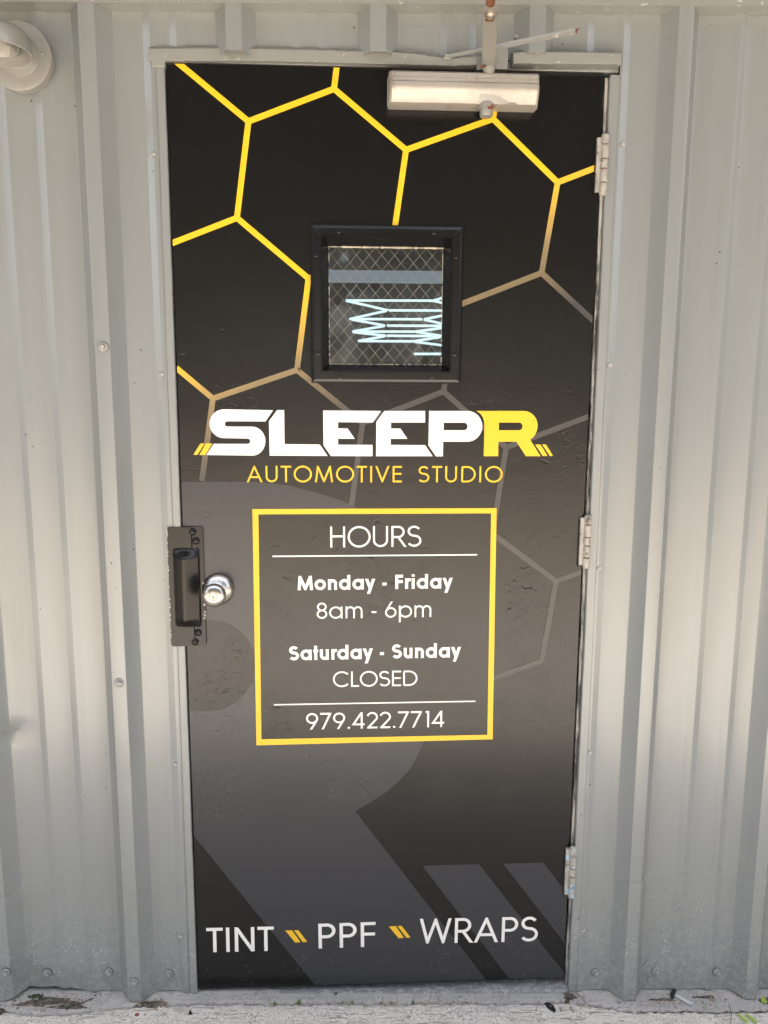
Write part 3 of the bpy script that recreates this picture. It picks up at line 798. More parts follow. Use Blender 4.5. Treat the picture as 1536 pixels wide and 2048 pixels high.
    if c == 't': return [([(.16,0),(.16,1)], False, None), ([(.0,XH-h),(.33,XH-h)], False, None)], 0, .33, .03, .03
    if c == '8':
        ru = .235-h*.35; rl = (1-w-2*ru)/2
        return [(arc(.32,T-ru,ru*1.02,ru,0,360)[:-1], True, None), (arc(.32,h+rl,rl*1.08,rl,0,360)[:-1], True, None)], .32-rl*1.08-h, .32+rl*1.08+h, .06, .06
    if c in '69':
        q = .325-h; cx_ = .325; cy_ = h+q
        a = radians(152); p0 = (cx_+q*cos(a), cy_+q*sin(a)); d = Vector((-sin(a)*-1, cos(a)*-1))
        top = [(p0[0]+.30*1.0, 1.04)]
        st = [(arc(cx_,cy_,q,q,0,360)[:-1], True, None), ([p0, (p0[0]+(1.06-p0[1])*.56, 1.06)], False, (0,1))]
        if c == '9': st = [([(2*cx_-x, 1-y) for x, y in s], cl_, (0,1) if cp else None) for s, cl_, cp in st]
        return st, 0, .65, .05, .05
    if c == '7': return [([(.0,T),(.56,T)], False, None), ([(.575,1.03),(.10,-.06)], False, (0,1-w*.2))], 0, .58, .06, .06
    if c == '4': return [([(.50,0),(.50,1)], False, None), ([(.50+.0,1-.02),(.05,.26),(.66,.26)], False, (0,1))], 0, .66, .05, .05
    if c == '2': return [(arc(.30,T-.27+h*.3,.27-h*.3,.27-h*.3,165,-35,20)+[(.09,h)], False, (0,1.1)), ([(.03,h),(.58,h)], False, None)], 0, .58, .06, .06
    if c == '1': return [([(.22,0),(.22,1)], False, None), ([(.08,T),(.22,T)], False, None)], .06, .24, .14, .14
    if c == '-': return [([(0,.36),(.28,.36)], False, None)], 0, .28, .06, .06
    if c == '.': return [([(0,h*1.2),(w*1.2,h*1.2)], False, None)], 0, w*1.2, .08, .08
    raise KeyError(c)
def text(s, bl, br, cap, w, mat, y=L4, space=.34, track=0.0, label=None):
    """s set between baseline points bl, br (measured in the photograph), cap = height of a capital in px"""
    o = Vector(P2(*bl)); e = Vector(P2(*br)); ex = (e-o); Ln = ex.length; ex.normalize(); ez = Vector((-ex.y, ex.x))
    mid = ((bl[0]+br[0])/2, (bl[1]+br[1])/2)
    H = (Vector(P2(*mid))-Vector(P2(mid[0], mid[1]-cap))).length
    items, x, first, word = [], 0.0, True, 0
    for c in s:
        if c == ' ': x += space; word += 1; continue
        st, l, r, ls, rs = glyph(c, w)
        if first: x = -l; first = False
        else: x += ls-l+track
        items.append((st, x, word)); end = x+r; x += r+rs+track
    sx = Ln/end
    polys = []
    for st, x0, wd in items:
        for si, (pts, closed, cp) in enumerate(st):
            # keep stroke weight while the spacing is stretched
            for q in ribbon([((px+x0)*sx, py*H) for px, py in pts], w*H*(.5+.5*sx/H), closed):
                if cp:
                    q = clip_poly(q, 1, cp[0]*H, False)
                    if len(q) > 2: q = clip_poly(q, 1, cp[1]*H, True)
                if len(q) < 3: continue
                polys.append((wd, si, [tuple(o+ex*a+ez*b) for a, b in q]))
    for wd in range(word+1):
        vs, fs = [], []
        for si, q in [(s_i, p) for k_, s_i, p in polys if k_ == wd]:
            b = len(vs); yy = y-.00006*si; vs += [(a, yy, z) for a, z in q]
            ar = sum(q[j][0]*q[(j+1)%len(q)][1]-q[(j+1)%len(q)][0]*q[j][1] for j in range(len(q)))
            idx = tuple(range(b, b+len(q))); fs.append(idx if ar > 0 else idx[::-1])
        ob = mobj('lettering', vs, fs, mat, door)
        if label: ob['label'] = label
text('AUTOMOTIVE STUDIO', (493.4,964.2), (1004.7,964.6), 32.6, .105, M['yellow'], track=.03, space=.75, label='thin yellow capitals under the big logo')
text('HOURS', (660.7,1094.8), (842.5,1092.8), 41.8, .090, M['white'], track=-.02)
text('Monday - Friday', (595.6,1180.2), (904.8,1176.2), 28.4, .20, M['white'], space=.42)
text('8am - 6pm', (633.5,1237.2), (862.3,1233.6), 32.0, .098, M['white'], space=.38)
text('Saturday - Sunday', (578.0,1320.4), (921.3,1314.0), 28.2, .20, M['white'], space=.42)
text('CLOSED', (666.0,1373.5), (834.7,1371.0), 30.6, .098, M['white'], track=-.02)
text('979.422.7714', (612.5,1458.6), (888.0,1453.3), 32.6, .105, M['white'])
text('TINT', (413.9,1903.8), (548.4,1900.6), 48.6, .125, M['white'], track=-.01)
text('PPF', (637.3,1896.2), (751.3,1892.2), 49.4, .120, M['white'])
text('WRAPS', (838.2,1886.6), (1074.8,1881.6), 49.6, .112, M['white'])

# ---- window
wf = None
def window():
    global wf
    # nested rectangles measured in the photograph: outer flange, flange inner edge, glass edge
    yF, yG = -.012, .016
    o = [P2(619.5,450,yF*.2), P2(926,453.5,yF*.2), P2(921,766.5,yF*.2), P2(624.5,766.5,yF*.2)]
    def rect(c): # tidy to an upright rectangle
        xs_ = ((c[0][0]+c[3][0])/2, (c[1][0]+c[2][0])/2); zs_ = ((c[2][1]+c[3][1])/2, (c[0][1]+c[1][1])/2)
        return xs_[0], xs_[1], zs_[0], zs_[1]
    O_ = rect(o); F_ = rect([P2(643,473.5,yF), P2(902,474.5,yF), P2(899,741.5,yF), P2(647,742,yF)]); G_ = rect([P2(657,494,yG), P2(885,496,yG), P2(883,729,yG), P2(660,728.5,yG)])
    def corners(r, y, d=0): return [(r[0]-d,y,r[2]-d),(r[1]+d,y,r[2]-d),(r[1]+d,y,r[3]+d),(r[0]-d,y,r[3]+d)]
    loops = [corners(O_, -.0012), corners(O_, -.0085), corners(O_, -.0105, -.003), corners(O_, yF, -.008), corners(F_, yF, .004), corners(F_, yF-.0015, .0025), corners(F_, yF-.0015, .001), corners(F_, yF+.001, -.0005), corners(G_, yG, .001), corners(G_, yG+.012, .001)]
    bm = bmesh.new(); rings = [[bm.verts.new(v) for v in l] for l in loops]
    for A, B in zip(rings, rings[1:]):
        for i in range(4): bm.faces.new((A[i], A[(i+1)%4], B[(i+1)%4], B[i]))
    bmesh.ops.recalc_face_normals(bm, faces=bm.faces[:])
    for f in bm.faces:
        if f.normal.y > .2: f.normal_flip()
    wf = obj('window_frame', bm, M['winframe'], door)
    # mitre joints at the corners
    for i in range(4):
        bm = bmesh.new(); a = Vector(corners(O_, yF-.0003, -.006)[i]); b = Vector(corners(F_, yF-.0003, .004)[i]); add_bar(bm, a, b, .0012, .0008, Vector((0,1,0)))
        obj('mitre_joint', bm, M['dark'], wf)
    me = None
    for px, py in ((677.5,462.5),(868,464.5),(632.5,509.5),(912,513.5),(635.5,706),(909,708),(680.5,753.5),(864,754)):
        if me is None:
            bm = bmesh.new(); add_lathe(bm, [(.0050,-.0004),(.0046,.0012),(.0030,.0016),(.0026,.0004),(0,.0002)], (0,0,0), (0,-1,0), 18)
            me = bpy.data.meshes.new('screw_head'); bm.to_mesh(me); bm.free(); me.materials.append(M['winframe'])
        s = bpy.data.objects.new('screw_head', me); p = P(px, py, yF); s.location = (p.x, yF, p.z); link(s, wf)
    # pane, wire, putty
    bm = bmesh.new(); add_box(bm, G_[0]-.001, G_[1]+.001, yG+.002, yG+.008, G_[2]-.001, G_[3]+.001); obj('glass_pane', bm, M['glass'], wf)
    bm = bmesh.new(); x0, x1, z0, z1 = G_; Pw, Ph_ = .0277, .0322; sl = Ph_/Pw; y = yG+.0012
    for s in (1, -1):
        n = int((x1-x0+(z1-z0)/sl)/Pw)+3
        for i in range(-n, n):
            xa = x0+.018+i*Pw
            # line z = z1 + s*sl*(x-xa)
            t0, t1 = x0, x1
            for zc in (z0, z1):
                xc = xa+(zc-z1)/(s*sl)
                if (s > 0) == (zc == z0): t0 = max(t0, xc)
                else: t1 = min(t1, xc)
            if t1-t0 < .002: continue
            add_bar(bm, (t0, y, z1+s*sl*(t0-xa)), (t1, y, z1+s*sl*(t1-xa)),   .00028, .00028, Vector((0,1,0)))
    o_ = obj('wire_mesh', bm, M['wire'], wf); o_['kind'] = 'stuff'
    bm = bmesh.new(); rnd = random.Random(3)
    for (a, b) in (((x0, z1), (x1, z1)), ((x1, z1), (x1, z0)), ((x0, z0), (x0, z1)), ((x0, z0), (x1, z0))):
        top_ = a[1] == b[1] == z1; n = 44; A = Vector((a[0], yG, a[1])); B = Vector((b[0], yG, b[1]))
        for i in range(n):
            w_ = rnd.uniform(.0008,.0052) if top_ else rnd.uniform(.0006,.0018)
            if not top_ and rnd.random() < .3: continue
            add_bar(bm, A+(B-A)*(i/n), A+(B-A)*((i+1.2)/n), w_, w_*.8, Vector((0,1,0)), 5, w_*rnd.uniform(.5,1.2), w_*.7)
    obj('putty', bm, M['putty'], wf)
window()

# ---- hinges
def hinge(px0, py0, px1, py1, mat, label):
    a, b = P(px0, py0, -.010), P(px1, py1, -.010); x = .9205; r = .0085
    z1, z0 = a.z, b.z; Ht = z1-z0
    root = bpy.data.objects.new('hinge', None); link(root, door); root['label'] = label; root.empty_display_size = .03
    bm = bmesh.new(); add_box(bm, x-.0165, x-.0010, -.0085, .001, z0+.006, z1-.006, .001); obj('hinge_leaf', bm, mat, root)
    cuts = [0, .17, .41, .57, .80, 1.0]
    for i, (c0, c1) in enumerate(zip(cuts, cuts[1:])):
        bm = bmesh.new(); rr = r*(1 if i % 2 == 0 else .95)
        q = .0008; za_, zb2 = z1-Ht*c0-q, z1-Ht*c1+q
        pr = [(0,za_),(rr*.8,za_),(rr,za_-.0012),(rr,zb2+.0012),(rr*.8,zb2),(0,zb2)]
        if i == 0: pr = [(0,za_+.003),(rr*.5,za_+.0025),(rr*.92,za_)]+pr[2:]
        if i == 4: pr = pr[:3]+[(rr,zb2+.004),(rr*.92,zb2),(rr*.5,zb2-.003),(0,zb2-.0035)]
        add_lathe(bm, pr, (x+.0006*(i%2), -.0085, 0), (0,0,1), 24)
        smooth_angle(obj('knuckle', bm, mat, root), 40)
    bm = bmesh.new(); add_lathe(bm, [(0,z0+.004),(r*.7,z0+.004),(r*.7,z1-.004),(0,z1-.004)], (x, -.0085, 0), (0,0,1), 14); obj('hinge_pin', bm, M['rust'], root)
    # dark strip standing in for the hinge's shadow beside its leaf
    bm = bmesh.new(); add_box(bm, x-.0185, x-.0166, -.0030, .0005, z0+.002, z1-.012); obj('hinge_shade', bm, M['dark'], root)
hinge(1203, 268, 1199, 389, M['hinge'], 'top hinge, beige paint with rusty joints')
hinge(1170, 1031, 1165, 1136, M['hinge'], 'middle hinge, beige paint with red joints')
hinge(1144, 1695, 1141, 1795, M['hinge_blue'], 'bottom hinge with peeling grey and pale blue paint')

# ---- latch guard
def guard():
    x0, x1 = P(333,1060,-.012).x, P(404,1060,-.012).x; z1, z0 = P(365,1055,-.012).z, P(370,1293.5,-.012).z
    root = bpy.data.objects.new('latch_guard', None); link(root, door); root.empty_display_size = .03
    bx0, bx1 = P(346,1150,-.016).x, P(395,1150,-.016).x+.004; bz1, bz0 = P(370,1100,-.02).z, P(370,1256,-.02).z
    nx_, nz_ = 56, 90; vs, fs = [], []
    def sm(t): t = max(0, min(1, t)); return t*t*(3-2*t)
    RP = [(0,0),(.04,.0050),(.08,.0085),(.14,.0112),(.38,.0195),(.44,.0208),(.50,.0198),(.95,.0040),(1,0)]
    for j in range(nz_+1):
        z = z0+(z1-z0)*j/nz_
        for i in range(nx_+1):
            x = x0+(x1-x0)*i/nx_
            u = (x-bx0)/(bx1-bx0); q = min(1, max(0, (z-bz0)/.018), max(0, (bz1-z)/.018)); q = q*q*(3-2*q)*.5+q*.5
            hh = 0
            for (ua, ha), (ub, hb) in zip(RP, RP[1:]):
                if ua <= u <= ub: hh = ha+(hb-ha)*(u-ua)/(ub-ua)
            y = -.0085-hh*q
            if x > x1-.026 and hh*q < .0004: y += .003*sm((x-(x1-.026))/.002)
            # rounded plate corners
            vs.append((x, y, z))
    for j in range(nz_):
        for i in range(nx_):
            xc, zc = x0+(x1-x0)*(i+.5)/nx_, z0+(z1-z0)*(j+.5)/nz_; rc = .006
            dx = max(0, max(x0+rc-xc, xc-(x1-rc))); dz = max(0, max(z0+rc-zc, zc-(z1-rc)))
            if dx*dx+dz*dz > rc*rc: continue
            a = j*(nx_+1)+i; fs.append((a, a+1, a+nx_+2, a+nx_+1))
    bm = bmesh.new(); bv = [bm.verts.new(v) for v in vs]
    for f in fs: bm.faces.new([bv[i] for i in f])
    bmesh.ops.delete(bm, geom=[v for v in bm.verts if not v.link_faces], context='VERTS')
    be_ = [e for e in bm.edges if e.is_boundary]
    ex = bmesh.ops.extrude_edge_only(bm, edges=be_)
    for v in [g_ for g_ in ex['geom'] if isinstance(g_, bmesh.types.BMVert)]: v.co.y = -.0045
    bmesh.ops.recalc_face_normals(bm, faces=bm.faces[:])
    smooth_angle(obj('guard_plate', bm, M['guard'], root), 50)
    me = None
    for px, py in ((384.5,1064),(391.5,1082),(396,1265.5),(389.5,1284)):
        p = P(px, py, -.008); bm = bmesh.new(); add_lathe(bm, [(.0086,0),(.0084,.0015),(.0070,.0042),(.0040,.0060),(0,.0066)], (p.x, -.0052, p.z), (0,-1,0), 24)
        obj('bolt', bm, M['guard'], root, True)
    # bare chips along the plate's left edge
    bm = bmesh.new(); rnd = random.Random(5)
    for i in range(26):
        z = rnd.uniform(z0+.02, z1-.004); L_2 = rnd.uniform(.001,.005); add_box(bm, x0-.0004, x0+rnd.uniform(.0006,.0016), -.0091, -.0055, z, z+L_2)
    for i in range(12):
        z = rnd.uniform(z0+.06, z1-.10); x = x1-rnd.uniform(.001,.004); add_box(bm, x, x+rnd.uniform(.001,.003), -.0064, -.0050, z, z+rnd.uniform(.001,.006))
    o_ = obj('paint_chip', bm, M['paper'], root); o_['kind'] = 'stuff'
guard()
# ---- knob
def knob():
    root = bpy.data.objects.new('door_knob', None); link(root, door); root.empty_display_size = .03
    c = P(436, 1179, -.004)
    bm = bmesh.new(); add_lathe(bm, [(.0365,0),(.0365,.002),(.0350,.005),(.0300,.010),(.0230,.0145),(.0150,.018),(.0125,.021)], (c.x, -.0022, c.z), (0,-1,0), 48)
    smooth_angle(obj('rosette', bm, M['steel'], root), 40)
    bm = bmesh.new(); add_lathe(bm, [(.0120,.018),(.0125,.028),(.0170,.034),(.0225,.040),(.0255,.047),(.0262,.052),(.0250,.057),(.0215,.061),(.0150,.0638),(.0105,.0645),(.0098,.0638),(.0092,.0638)], (c.x, -.0022, c.z), (0,-1,0), 48)
    smooth_angle(obj('knob', bm, M['steel'], root), 40)
    y = -.0022-.0638
    bm = bmesh.new(); add_lathe(bm, [(.0085,-.002),(.0085,.0006),(.0078,.0012),(0,.0012)], (c.x, y, c.z), (0,-1,0), 32); obj('lock_core', bm, M['key'], root)
    bm = bmesh.new(); add_box(bm, c.x-.0008, c.x+.0008, y-.0019, y-.0010, c.z-.0050, c.z+.0030); add_box(bm, c.x-.0002, c.x+.0020, y-.0018, y-.0010, c.z-.0020, c.z-.0002); obj('keyhole', bm, M['dark'], root)
knob()

# ---- closer
def closer():
    root = bpy.data.objects.new('door_closer', None); link(root, door); root.empty_display_size = .03; root['label'] = 'cream aluminium closer body at the top of the door'
    x0, x1 = P(778,170,-.052).x, P(1081,170,-.052).x
    zt, zb2 = P(930,141,-.045).z, P(930,206,-.045).z; H = zt-zb2
    prof = [(0,zt),(-.036,zt),(-.043,zt-.002),(-.0475,zt-.006),(-.0485,zt-.014),(-.0475,zt-.0148),(-.0490,zt-.0156),(-.0500,zt-.023),(-.0535,zt-.026),(-.0545,zt-.033),(-.0540,zt-.0385),(-.0510,zt-.0435),(-.0440,zb2+.006),(-.040,zb2+.001),(-.035,zb2),(0,zb2)]
    ends = [(x0,.72),(x0+.0015,.90),(x0+.006,1.0),(x1-.006,1.0),(x1-.0015,.92),(x1,.75)]
    bm = bmesh.new(); rings = []; zc = (zt+zb2)/2
    for x, s in ends: rings.append([bm.verts.new((x, y*(s if s < 1 else 1) if True else y, zc+(z-zc)*(.955+.045*s if s < 1 else 1))) for y, z in prof])
    for A, B in zip(rings, rings[1:]):
        for i in range(len(prof)-1): bm.faces.new((A[i], A[i+1], B[i+1], B[i]))
    bm.faces.new(rings[0]); bm.faces.new(rings[-1])
    bmesh.ops.recalc_face_normals(bm, faces=bm.faces[:])
    smooth_angle(obj('closer_cover', bm, M['closer'], root), 28)
    # back plate peeping out at the right end, pale blue old paint
    bm = bmesh.new(); add_box(bm, x0-.0015, x1+.0045, -.014, -.0022, zb2+.0015, zt-.001, .004, 3); obj('back_plate', bm, hinge_mat('old_blue_paint', True), root)
    # adjusting spindle under the body with grey overspray
    c = P(973, 206, -.030)
    bm = bmesh.new(); add_lathe(bm, [(.0175,.004),(.0185,.000),(.0180,-.005),(.0140,-.006),(.0135,-.018),(.0120,-.021),(0,-.0215)], (c.x, -.030, zb2), (0,0,1), 28)
    smooth_angle(obj('spindle', bm, M['lampgray'], root), 35)
    bm = bmesh.new(); add_box(bm, c.x+.001, c.x+.012, -.047, -.043, zb2-.010, zb2-.002, .001); obj('rust_spot', bm, M['rust'], root)
    # wedge of overspray on the lower lip
    w_ = [(960,188),(985,189),(1004,192),(1030,204),(1035,210),(1000,209),(957,205)]
    vs = []
    for px, py in w_:
        p = P(px, py, -.0515); t = (zt-.0435-p.z)/max(1e-6, (zt-.0435-(zb2+.006))); t = max(-.5, min(1.3, t))
        y = -.0510+.0070*t if t > 0 else -.0510-.003*min(1, -t*2)
        p = P(px, py, y-.0007); vs.append((p.x, y-.0007, p.z))
    mobj('overspray', vs, [tuple(range(len(vs)))[::-1]], M['lampgray'], root)
    # main arm, standing straight out over the viewer's head
    a = P(977.5, 136, -.036); e = P(981, 9, -.262); bm = bmesh.new()
    zA = a.z+.003
    A = Vector((a.x, -.034, zA)); Bv = Vector((e.x, -.262, e.z+.003)); d = (Bv-A).normalized(); s = Vector((d.y, -d.x, 0)).normalized()*-1
    out = []; hw0, hw1 = .0134, .0128
    pts = [A+s*hw0]+[Bv-d*.0128+s*hw1]
    for i in range(13):
        t = pi*i/12; pts.append(Bv-d*.0128+s*hw1*cos(t)+d*.0128*sin(t))
    pts += [A-s*hw0]
    lo = [bm.verts.new(p-Vector((0,0,.003))) for p in pts]; hi = [bm.verts.new(p+Vector((0,0,.003))) for p in pts]
    n = len(pts); bm.faces.new(lo); bm.faces.new(hi[::-1])
    for i in range(n): bm.faces.new((lo[i], lo[(i+1)%n], hi[(i+1)%n], hi[i]))
    bmesh.ops.recalc_face_normals(bm, faces=bm.faces[:])
    obj('main_arm', bm, M['lampgray'], root)
    bm = bmesh.new(); add_lathe(bm, [(.012,.004),(.013,-.004),(.011,-.016),(0,-.016)], (a.x, -.036, zA-.001), (0,0,1), 20); obj('arm_pivot', bm, M['cap'], root)
    # flaked paint at the root of the arm
    bm = bmesh.new(); q = P(968, 122, -.05); add_box(bm, q.x-.006, q.x+.004, -.050, -.040, zA-.0045, zA-.0032); obj('bare_patch', bm, M['rust'], root)
    j = Bv-d*.026
    bm = bmesh.new(); add_lathe(bm, [(0,-.0135),(.0045,-.0130),(.0085,-.0105),(.0100,-.007),(.0095,-.003),(.0105,-.003)], (j.x, j.y, j.z), (0,0,1), 22)
    bmesh.ops.transform(bm, matrix=Matrix.Identity(4), verts=bm.verts[:])
    smooth_angle(obj('elbow_joint', bm, simple('rusty_chrome', (.42,.36,.30), .35, .7, .001, 200, .4), root), 40)
    bm = bmesh.new(); j2 = j-d*.016; add_box(bm, j2.x-.0075, j2.x+.0075, j2.y-.006, j2.y+.008, j.z-.008, j.z-.0029, .002); obj('elbow_rust', bm, M['rust'], root)
    bm = bmesh.new(); add_lathe(bm, [(0,-.011),(.006,-.010),(.008,-.006),(.008,.010),(0,.012)], (Bv.x-.001, Bv.y-.006, Bv.z+.002), (0,0,1), 14)
    obj('elbow_rust', bm, M['rust'], root)
closer()
# ---- broken forearm hanging from the frame
def forearm():
    root = empty('closer_arm', (0,0,0), 'broken grey closer arm sticking out over the drip cap, its rusty end free', 'arm')
    a, b = P(896,113,-.022), P(1152,62,-.150); m_ = a+(b-a)*.26
    bm = bmesh.new(); add_bar(bm, a, m_, .0085, .0070, n=8, w2=.0105, h2=.0080); smooth_angle(obj('thin_rod', bm, M['cap'], root), 50)
    bm = bmesh.new(); add_bar(bm, m_-(b-a)*.01, b, .0140, .0105, n=6, w2=.0150, h2=.0115); obj('arm_tube', bm, M['cap'], root)
    bm = bmesh.new(); d = (b-a).normalized(); add_bar(bm, b-d*.010, b+d*.0012, .0125, .0095, n=6); add_bar(bm, b, b+d*.007+Vector((0,0,.004)), .0012, .0012); obj('rusty_end', bm, M['rust'], root)
    bm = bmesh.new(); add_lathe(bm, [(.010,-.001),(.010,.002),(.006,.003),(.006,.007),(0,.0075)], (a.x-.002, -.018, a.z-.002), (0,-.4,.9), 10); add_bar(bm, (a.x-.022,-.012,a.z-.006), (a.x+.012,-.012,a.z-.003), .012, .0025); obj('arm_shoe', bm, M['cap'], root)
    p = P(1031,74,-.085); bm = bmesh.new(); add_lathe(bm, [(.005,0),(.005,.005),(0,.006)], (p.x, -.086, p.z-.004), (0,0,1), 8); obj('set_screw', bm, M['cap'], root)
forearm()

# ------------------------------------------------------------------ wall lamp, no bulb
def lamp():
    root = empty('wall_lamp', (0,0,0), 'grey painted round wall lamp socket without a bulb, left of the door', 'lamp')
    c = P(36, 112, -.026); y0 = -.026; R0 = .0640
    bm = bmesh.new(); add_lathe(bm, [(R0*.97,.024),(R0,.022),(R0,.006),(R0*.985,.003)], (c.x, y0, c.z), (0,1,0), 48)
    smooth_angle(obj('back_box', bm, M['lampgray'], root), 40)
    bm = bmesh.new(); add_lathe(bm, [(R0+.0015,-.004),(R0+.0025,.0),(R0+.0015,.002),(R0*.95,.0035),(R0*.66,.0045),(R0*.62,.007),(R0*.55,.016),(R0*.40,.024),(R0*.2,.028),(0,.029)], (c.x, y0, c.z), (0,-1,0), 48)
    smooth_angle(obj('cover_plate', bm, M['lampgray'], root), 40)
    for dx, dz in ((.049,.004),(-.049,-.004)):
        bm = bmesh.new(); add_lathe(bm, [(.0040,-.001),(.0038,.002),(.002,.0032),(0,.0035)], (c.x+dx, y0-.004, c.z+dz), (0,-1,0), 14); obj('plate_screw', bm, M['lampgray'], root, True)
    # cup facing the ground
    q = P(-3, 107, -.150); R1 = .058; ax = Vector((.02,-.03,-1)).normalized()
    bm = bmesh.new(); add_lathe(bm, [(0,-.043),(.038,-.043),(.049,-.039),(.0555,-.028),(R1,-.008),(R1+.0008,0),(R1-.001,.0012),(R1-.003,0),(R1-.005,-.015),(.047,-.030),(0,-.033)], q, ax, 48)
    smooth_angle(obj('lamp_cup', bm, M['lampgray'], root), 40)
    bm = bmesh.new(); add_lathe(bm, [(.033,-.033),(.0305,-.008),(.0295,-.006),(.0275,-.008),(.025,-.031),(0,-.031)], q, ax, 32)
    smooth_angle(obj('socket', bm, M['lampgray'], root), 40)
    bm = bmesh.new(); add_bar(bm, q+ax*-.030+Vector((.046,-.01,0)), q+ax*-.008+Vector((.041,-.018,0)), .004, .002); add_bar(bm, q+ax*-.028+Vector((.033,-.03,0)), q+ax*-.008+Vector((.041,-.018,0)), .004, .002); obj('spring_clip', bm, M['lampgray'], root)
    bm = bmesh.new(); add_bar(bm, (q.x+.012, -.128, q.z+.022), (c.x-.004, y0-.018, c.z+.004), .034, .034, n=16); smooth_angle(obj('swivel_neck', bm, M['lampgray'], root), 50)
lamp()

# ------------------------------------------------------------------ light lattice on the ceiling inside
def lattice():
    root = empty('ceiling_light', (0,0,0), 'glowing white tube lattice on the ceiling inside, seen through the door window', 'light')
    ZC = 2.88
    def C(zx, zy):
        d = _f+_r*((650+zx/6.144-768)/FPX)-_u*((480+zy/6.144-1024)/FPX); t = (ZC-CAM.z)/d.z; return CAM+d*t
    segs = [((258,743),(1325,746)),((270,748),(765,862)),((785,865),(1600,868)),((745,872),(310,970)),((345,971),(1195,974)),((1225,974),(1600,895)),((1225,980),(1600,1066)),((335,978),(730,1050)),((762,1052),(1600,1056)),
            ((720,1058),(345,1124)),((345,1126),(1105,1126)),((1120,1126),(1600,1056)),((1120,1128),(1600,1205)),((350,1132),(740,1175)),((758,1176),(1390,1181)),((735,1182),(412,1240)),((418,1241),(1078,1245)),((1092,1245),(1600,1160)),((1092,1248),(1600,1316)),((1095,1400),(1600,1400)),((1335,746),(1600,665)),((1335,748),(1600,810))]
    for a, b in segs:
        A, B = C(*a), C(*b); bm = bmesh.new(); dist = (A+B).length*.5
        add_bar(bm, A, B, .05, .0036*min(A.y, 26), n=8); obj('light_tube', bm, M['led'], root)
lattice()

# ------------------------------------------------------------------ small things on the ground
def leaf_sprig(name, x, y, h, n, mat, label, cat, group=None, lean=.5):
    root_z = gz(x)-.004; bm = bmesh.new(); rnd = random.Random(int(x*1000))
    for s in range(n):
        az = rnd.uniform(0, 2*pi); L_2 = h*rnd.uniform(.6,1.1); dirn = Vector((cos(az)*lean*rnd.uniform(.4,1.2), sin(az)*lean*.6*rnd.uniform(.4,1.2), 1)).normalized()
        a = Vector((x+rnd.uniform(-.002,.002), y+rnd.uniform(-.0015,.0015), root_z)); b = a+dirn*L_2
        add_bar(bm, a, b, .0007, .0007, n=4)
        for q in range(4):
            p = a+(b-a)*(.35+.22*q); w_ = h*.16*rnd.uniform(.7,1.2); aa = rnd.uniform(0, 2*pi)
            d = Vector((cos(aa), sin(aa), rnd.uniform(-.1,.6))).normalized(); s2 = d.cross(Vector((0,0,1))).normalized()
            v = [bm.verts.new(p), bm.verts.new(p+d*w_+s2*w_*.5+Vector((0,0,.0005))), bm.verts.new(p+d*w_*2.2), bm.verts.new(p+d*w_-s2*w_*.5)]
            bm.faces.new(v)
    o_ = obj(name, bm, mat); return tag(o_, label, cat, group)
for px, h, n, lab in ((551,.011,5,'tiny green weed in the crack below the left end of the word tint'),(598,.012,9,'fullest tiny green weed in the crack under the door'),(685,.009,5,'tiny green weed in the crack, left one of a close pair'),(703,.010,7,'tiny green weed in the crack, right one of a close pair'),(760,.007,3,'smallest pale weed in the crack under the middle of the door'),(826,.010,6,'tiny green weed in the crack under the rightmost yellow slashes')):
    x = P(px, 1994, -.037).x; leaf_sprig('weed', x, crack_y(x), h, n, M['leafgreen'], lab, 'weed', 'tiny weeds in the crack under the door')
def fern(px, py, ang, L_, label):
    d = _f+_r*((px-768)/FPX)-_u*((py-1024)/FPX); t = (-.045-CAM.z)/d.z; p = CAM+d*t; bm = bmesh.new()
    a = Vector((p.x, p.y, gz(p.x)+.002)); dr = Vector((cos(ang), sin(ang), .12)).normalized(); s2 = Vector((-dr.y, dr.x, 0))
    add_bar(bm, a, a+dr*L_, .0012, .0010, n=4)
    for i in range(9):
        q = a+dr*L_*(.08+.1*i)+Vector((0,0,.001)); w_ = .009*(1-.07*i)
        for sg in (1, -1):
            e = (dr*.55+s2*sg+Vector((0,0,.25))).normalized(); n2 = e.cross(Vector((0,0,1))).normalized()
            v = [bm.verts.new(q), bm.verts.new(q+e*w_*.5+n2*.0019), bm.verts.new(q+e*w_), bm.verts.new(q+e*w_*.5-n2*.0019)]; bm.faces.new(v)
    tag(obj('fern_sprig', bm, M['limeleaf']), label, 'plant', 'lime green fern sprigs by the right wall')
fern(1497, 2046, 2.1, .030, 'left lime green fern sprig lying on the concrete')
fern(1514, 2047, 2.0, .032, 'right lime green fern sprig lying on the concrete')
fern(1529, 2006, 1.2, .022, 'lime green fern sprig growing against the wall foot')
leaf_sprig('weed', P(1411,2009,-.06).x, -.055, .008, 5, M['limeleaf'], 'tiny lime weed on the ledge between two right wall ribs', 'weed', None)
def moss(px, py, rx, ry, n, label):
    d = _f+_r*((px-768)/FPX)-_u*((py-1024)/FPX); t = (0-CAM.z)/d.z; p = CAM+d*t; bm = bmesh.new()
    for i in range(n):
        a = random.uniform(0, 2*pi); q = sqrt(random.random()); x, y = p.x+rx*q*cos(a), p.y+ry*q*sin(a); r = random.uniform(.0012,.003)
        bmesh.ops.create_icosphere(bm, subdivisions=1, radius=1, matrix=Matrix.Translation((x, y, gz(x)+.001)) @ Matrix.Diagonal((r, r, r*random.uniform(.7,1.6), 1)))
    tag(obj('moss', bm, M['moss']), label, 'moss')
moss(136, 2014, .013, .007, 55, 'dark green moss clump beside the thin twig'); moss(72, 1996, .018, .006, 45, 'dark moss in the hollow under the dented left wall edge')
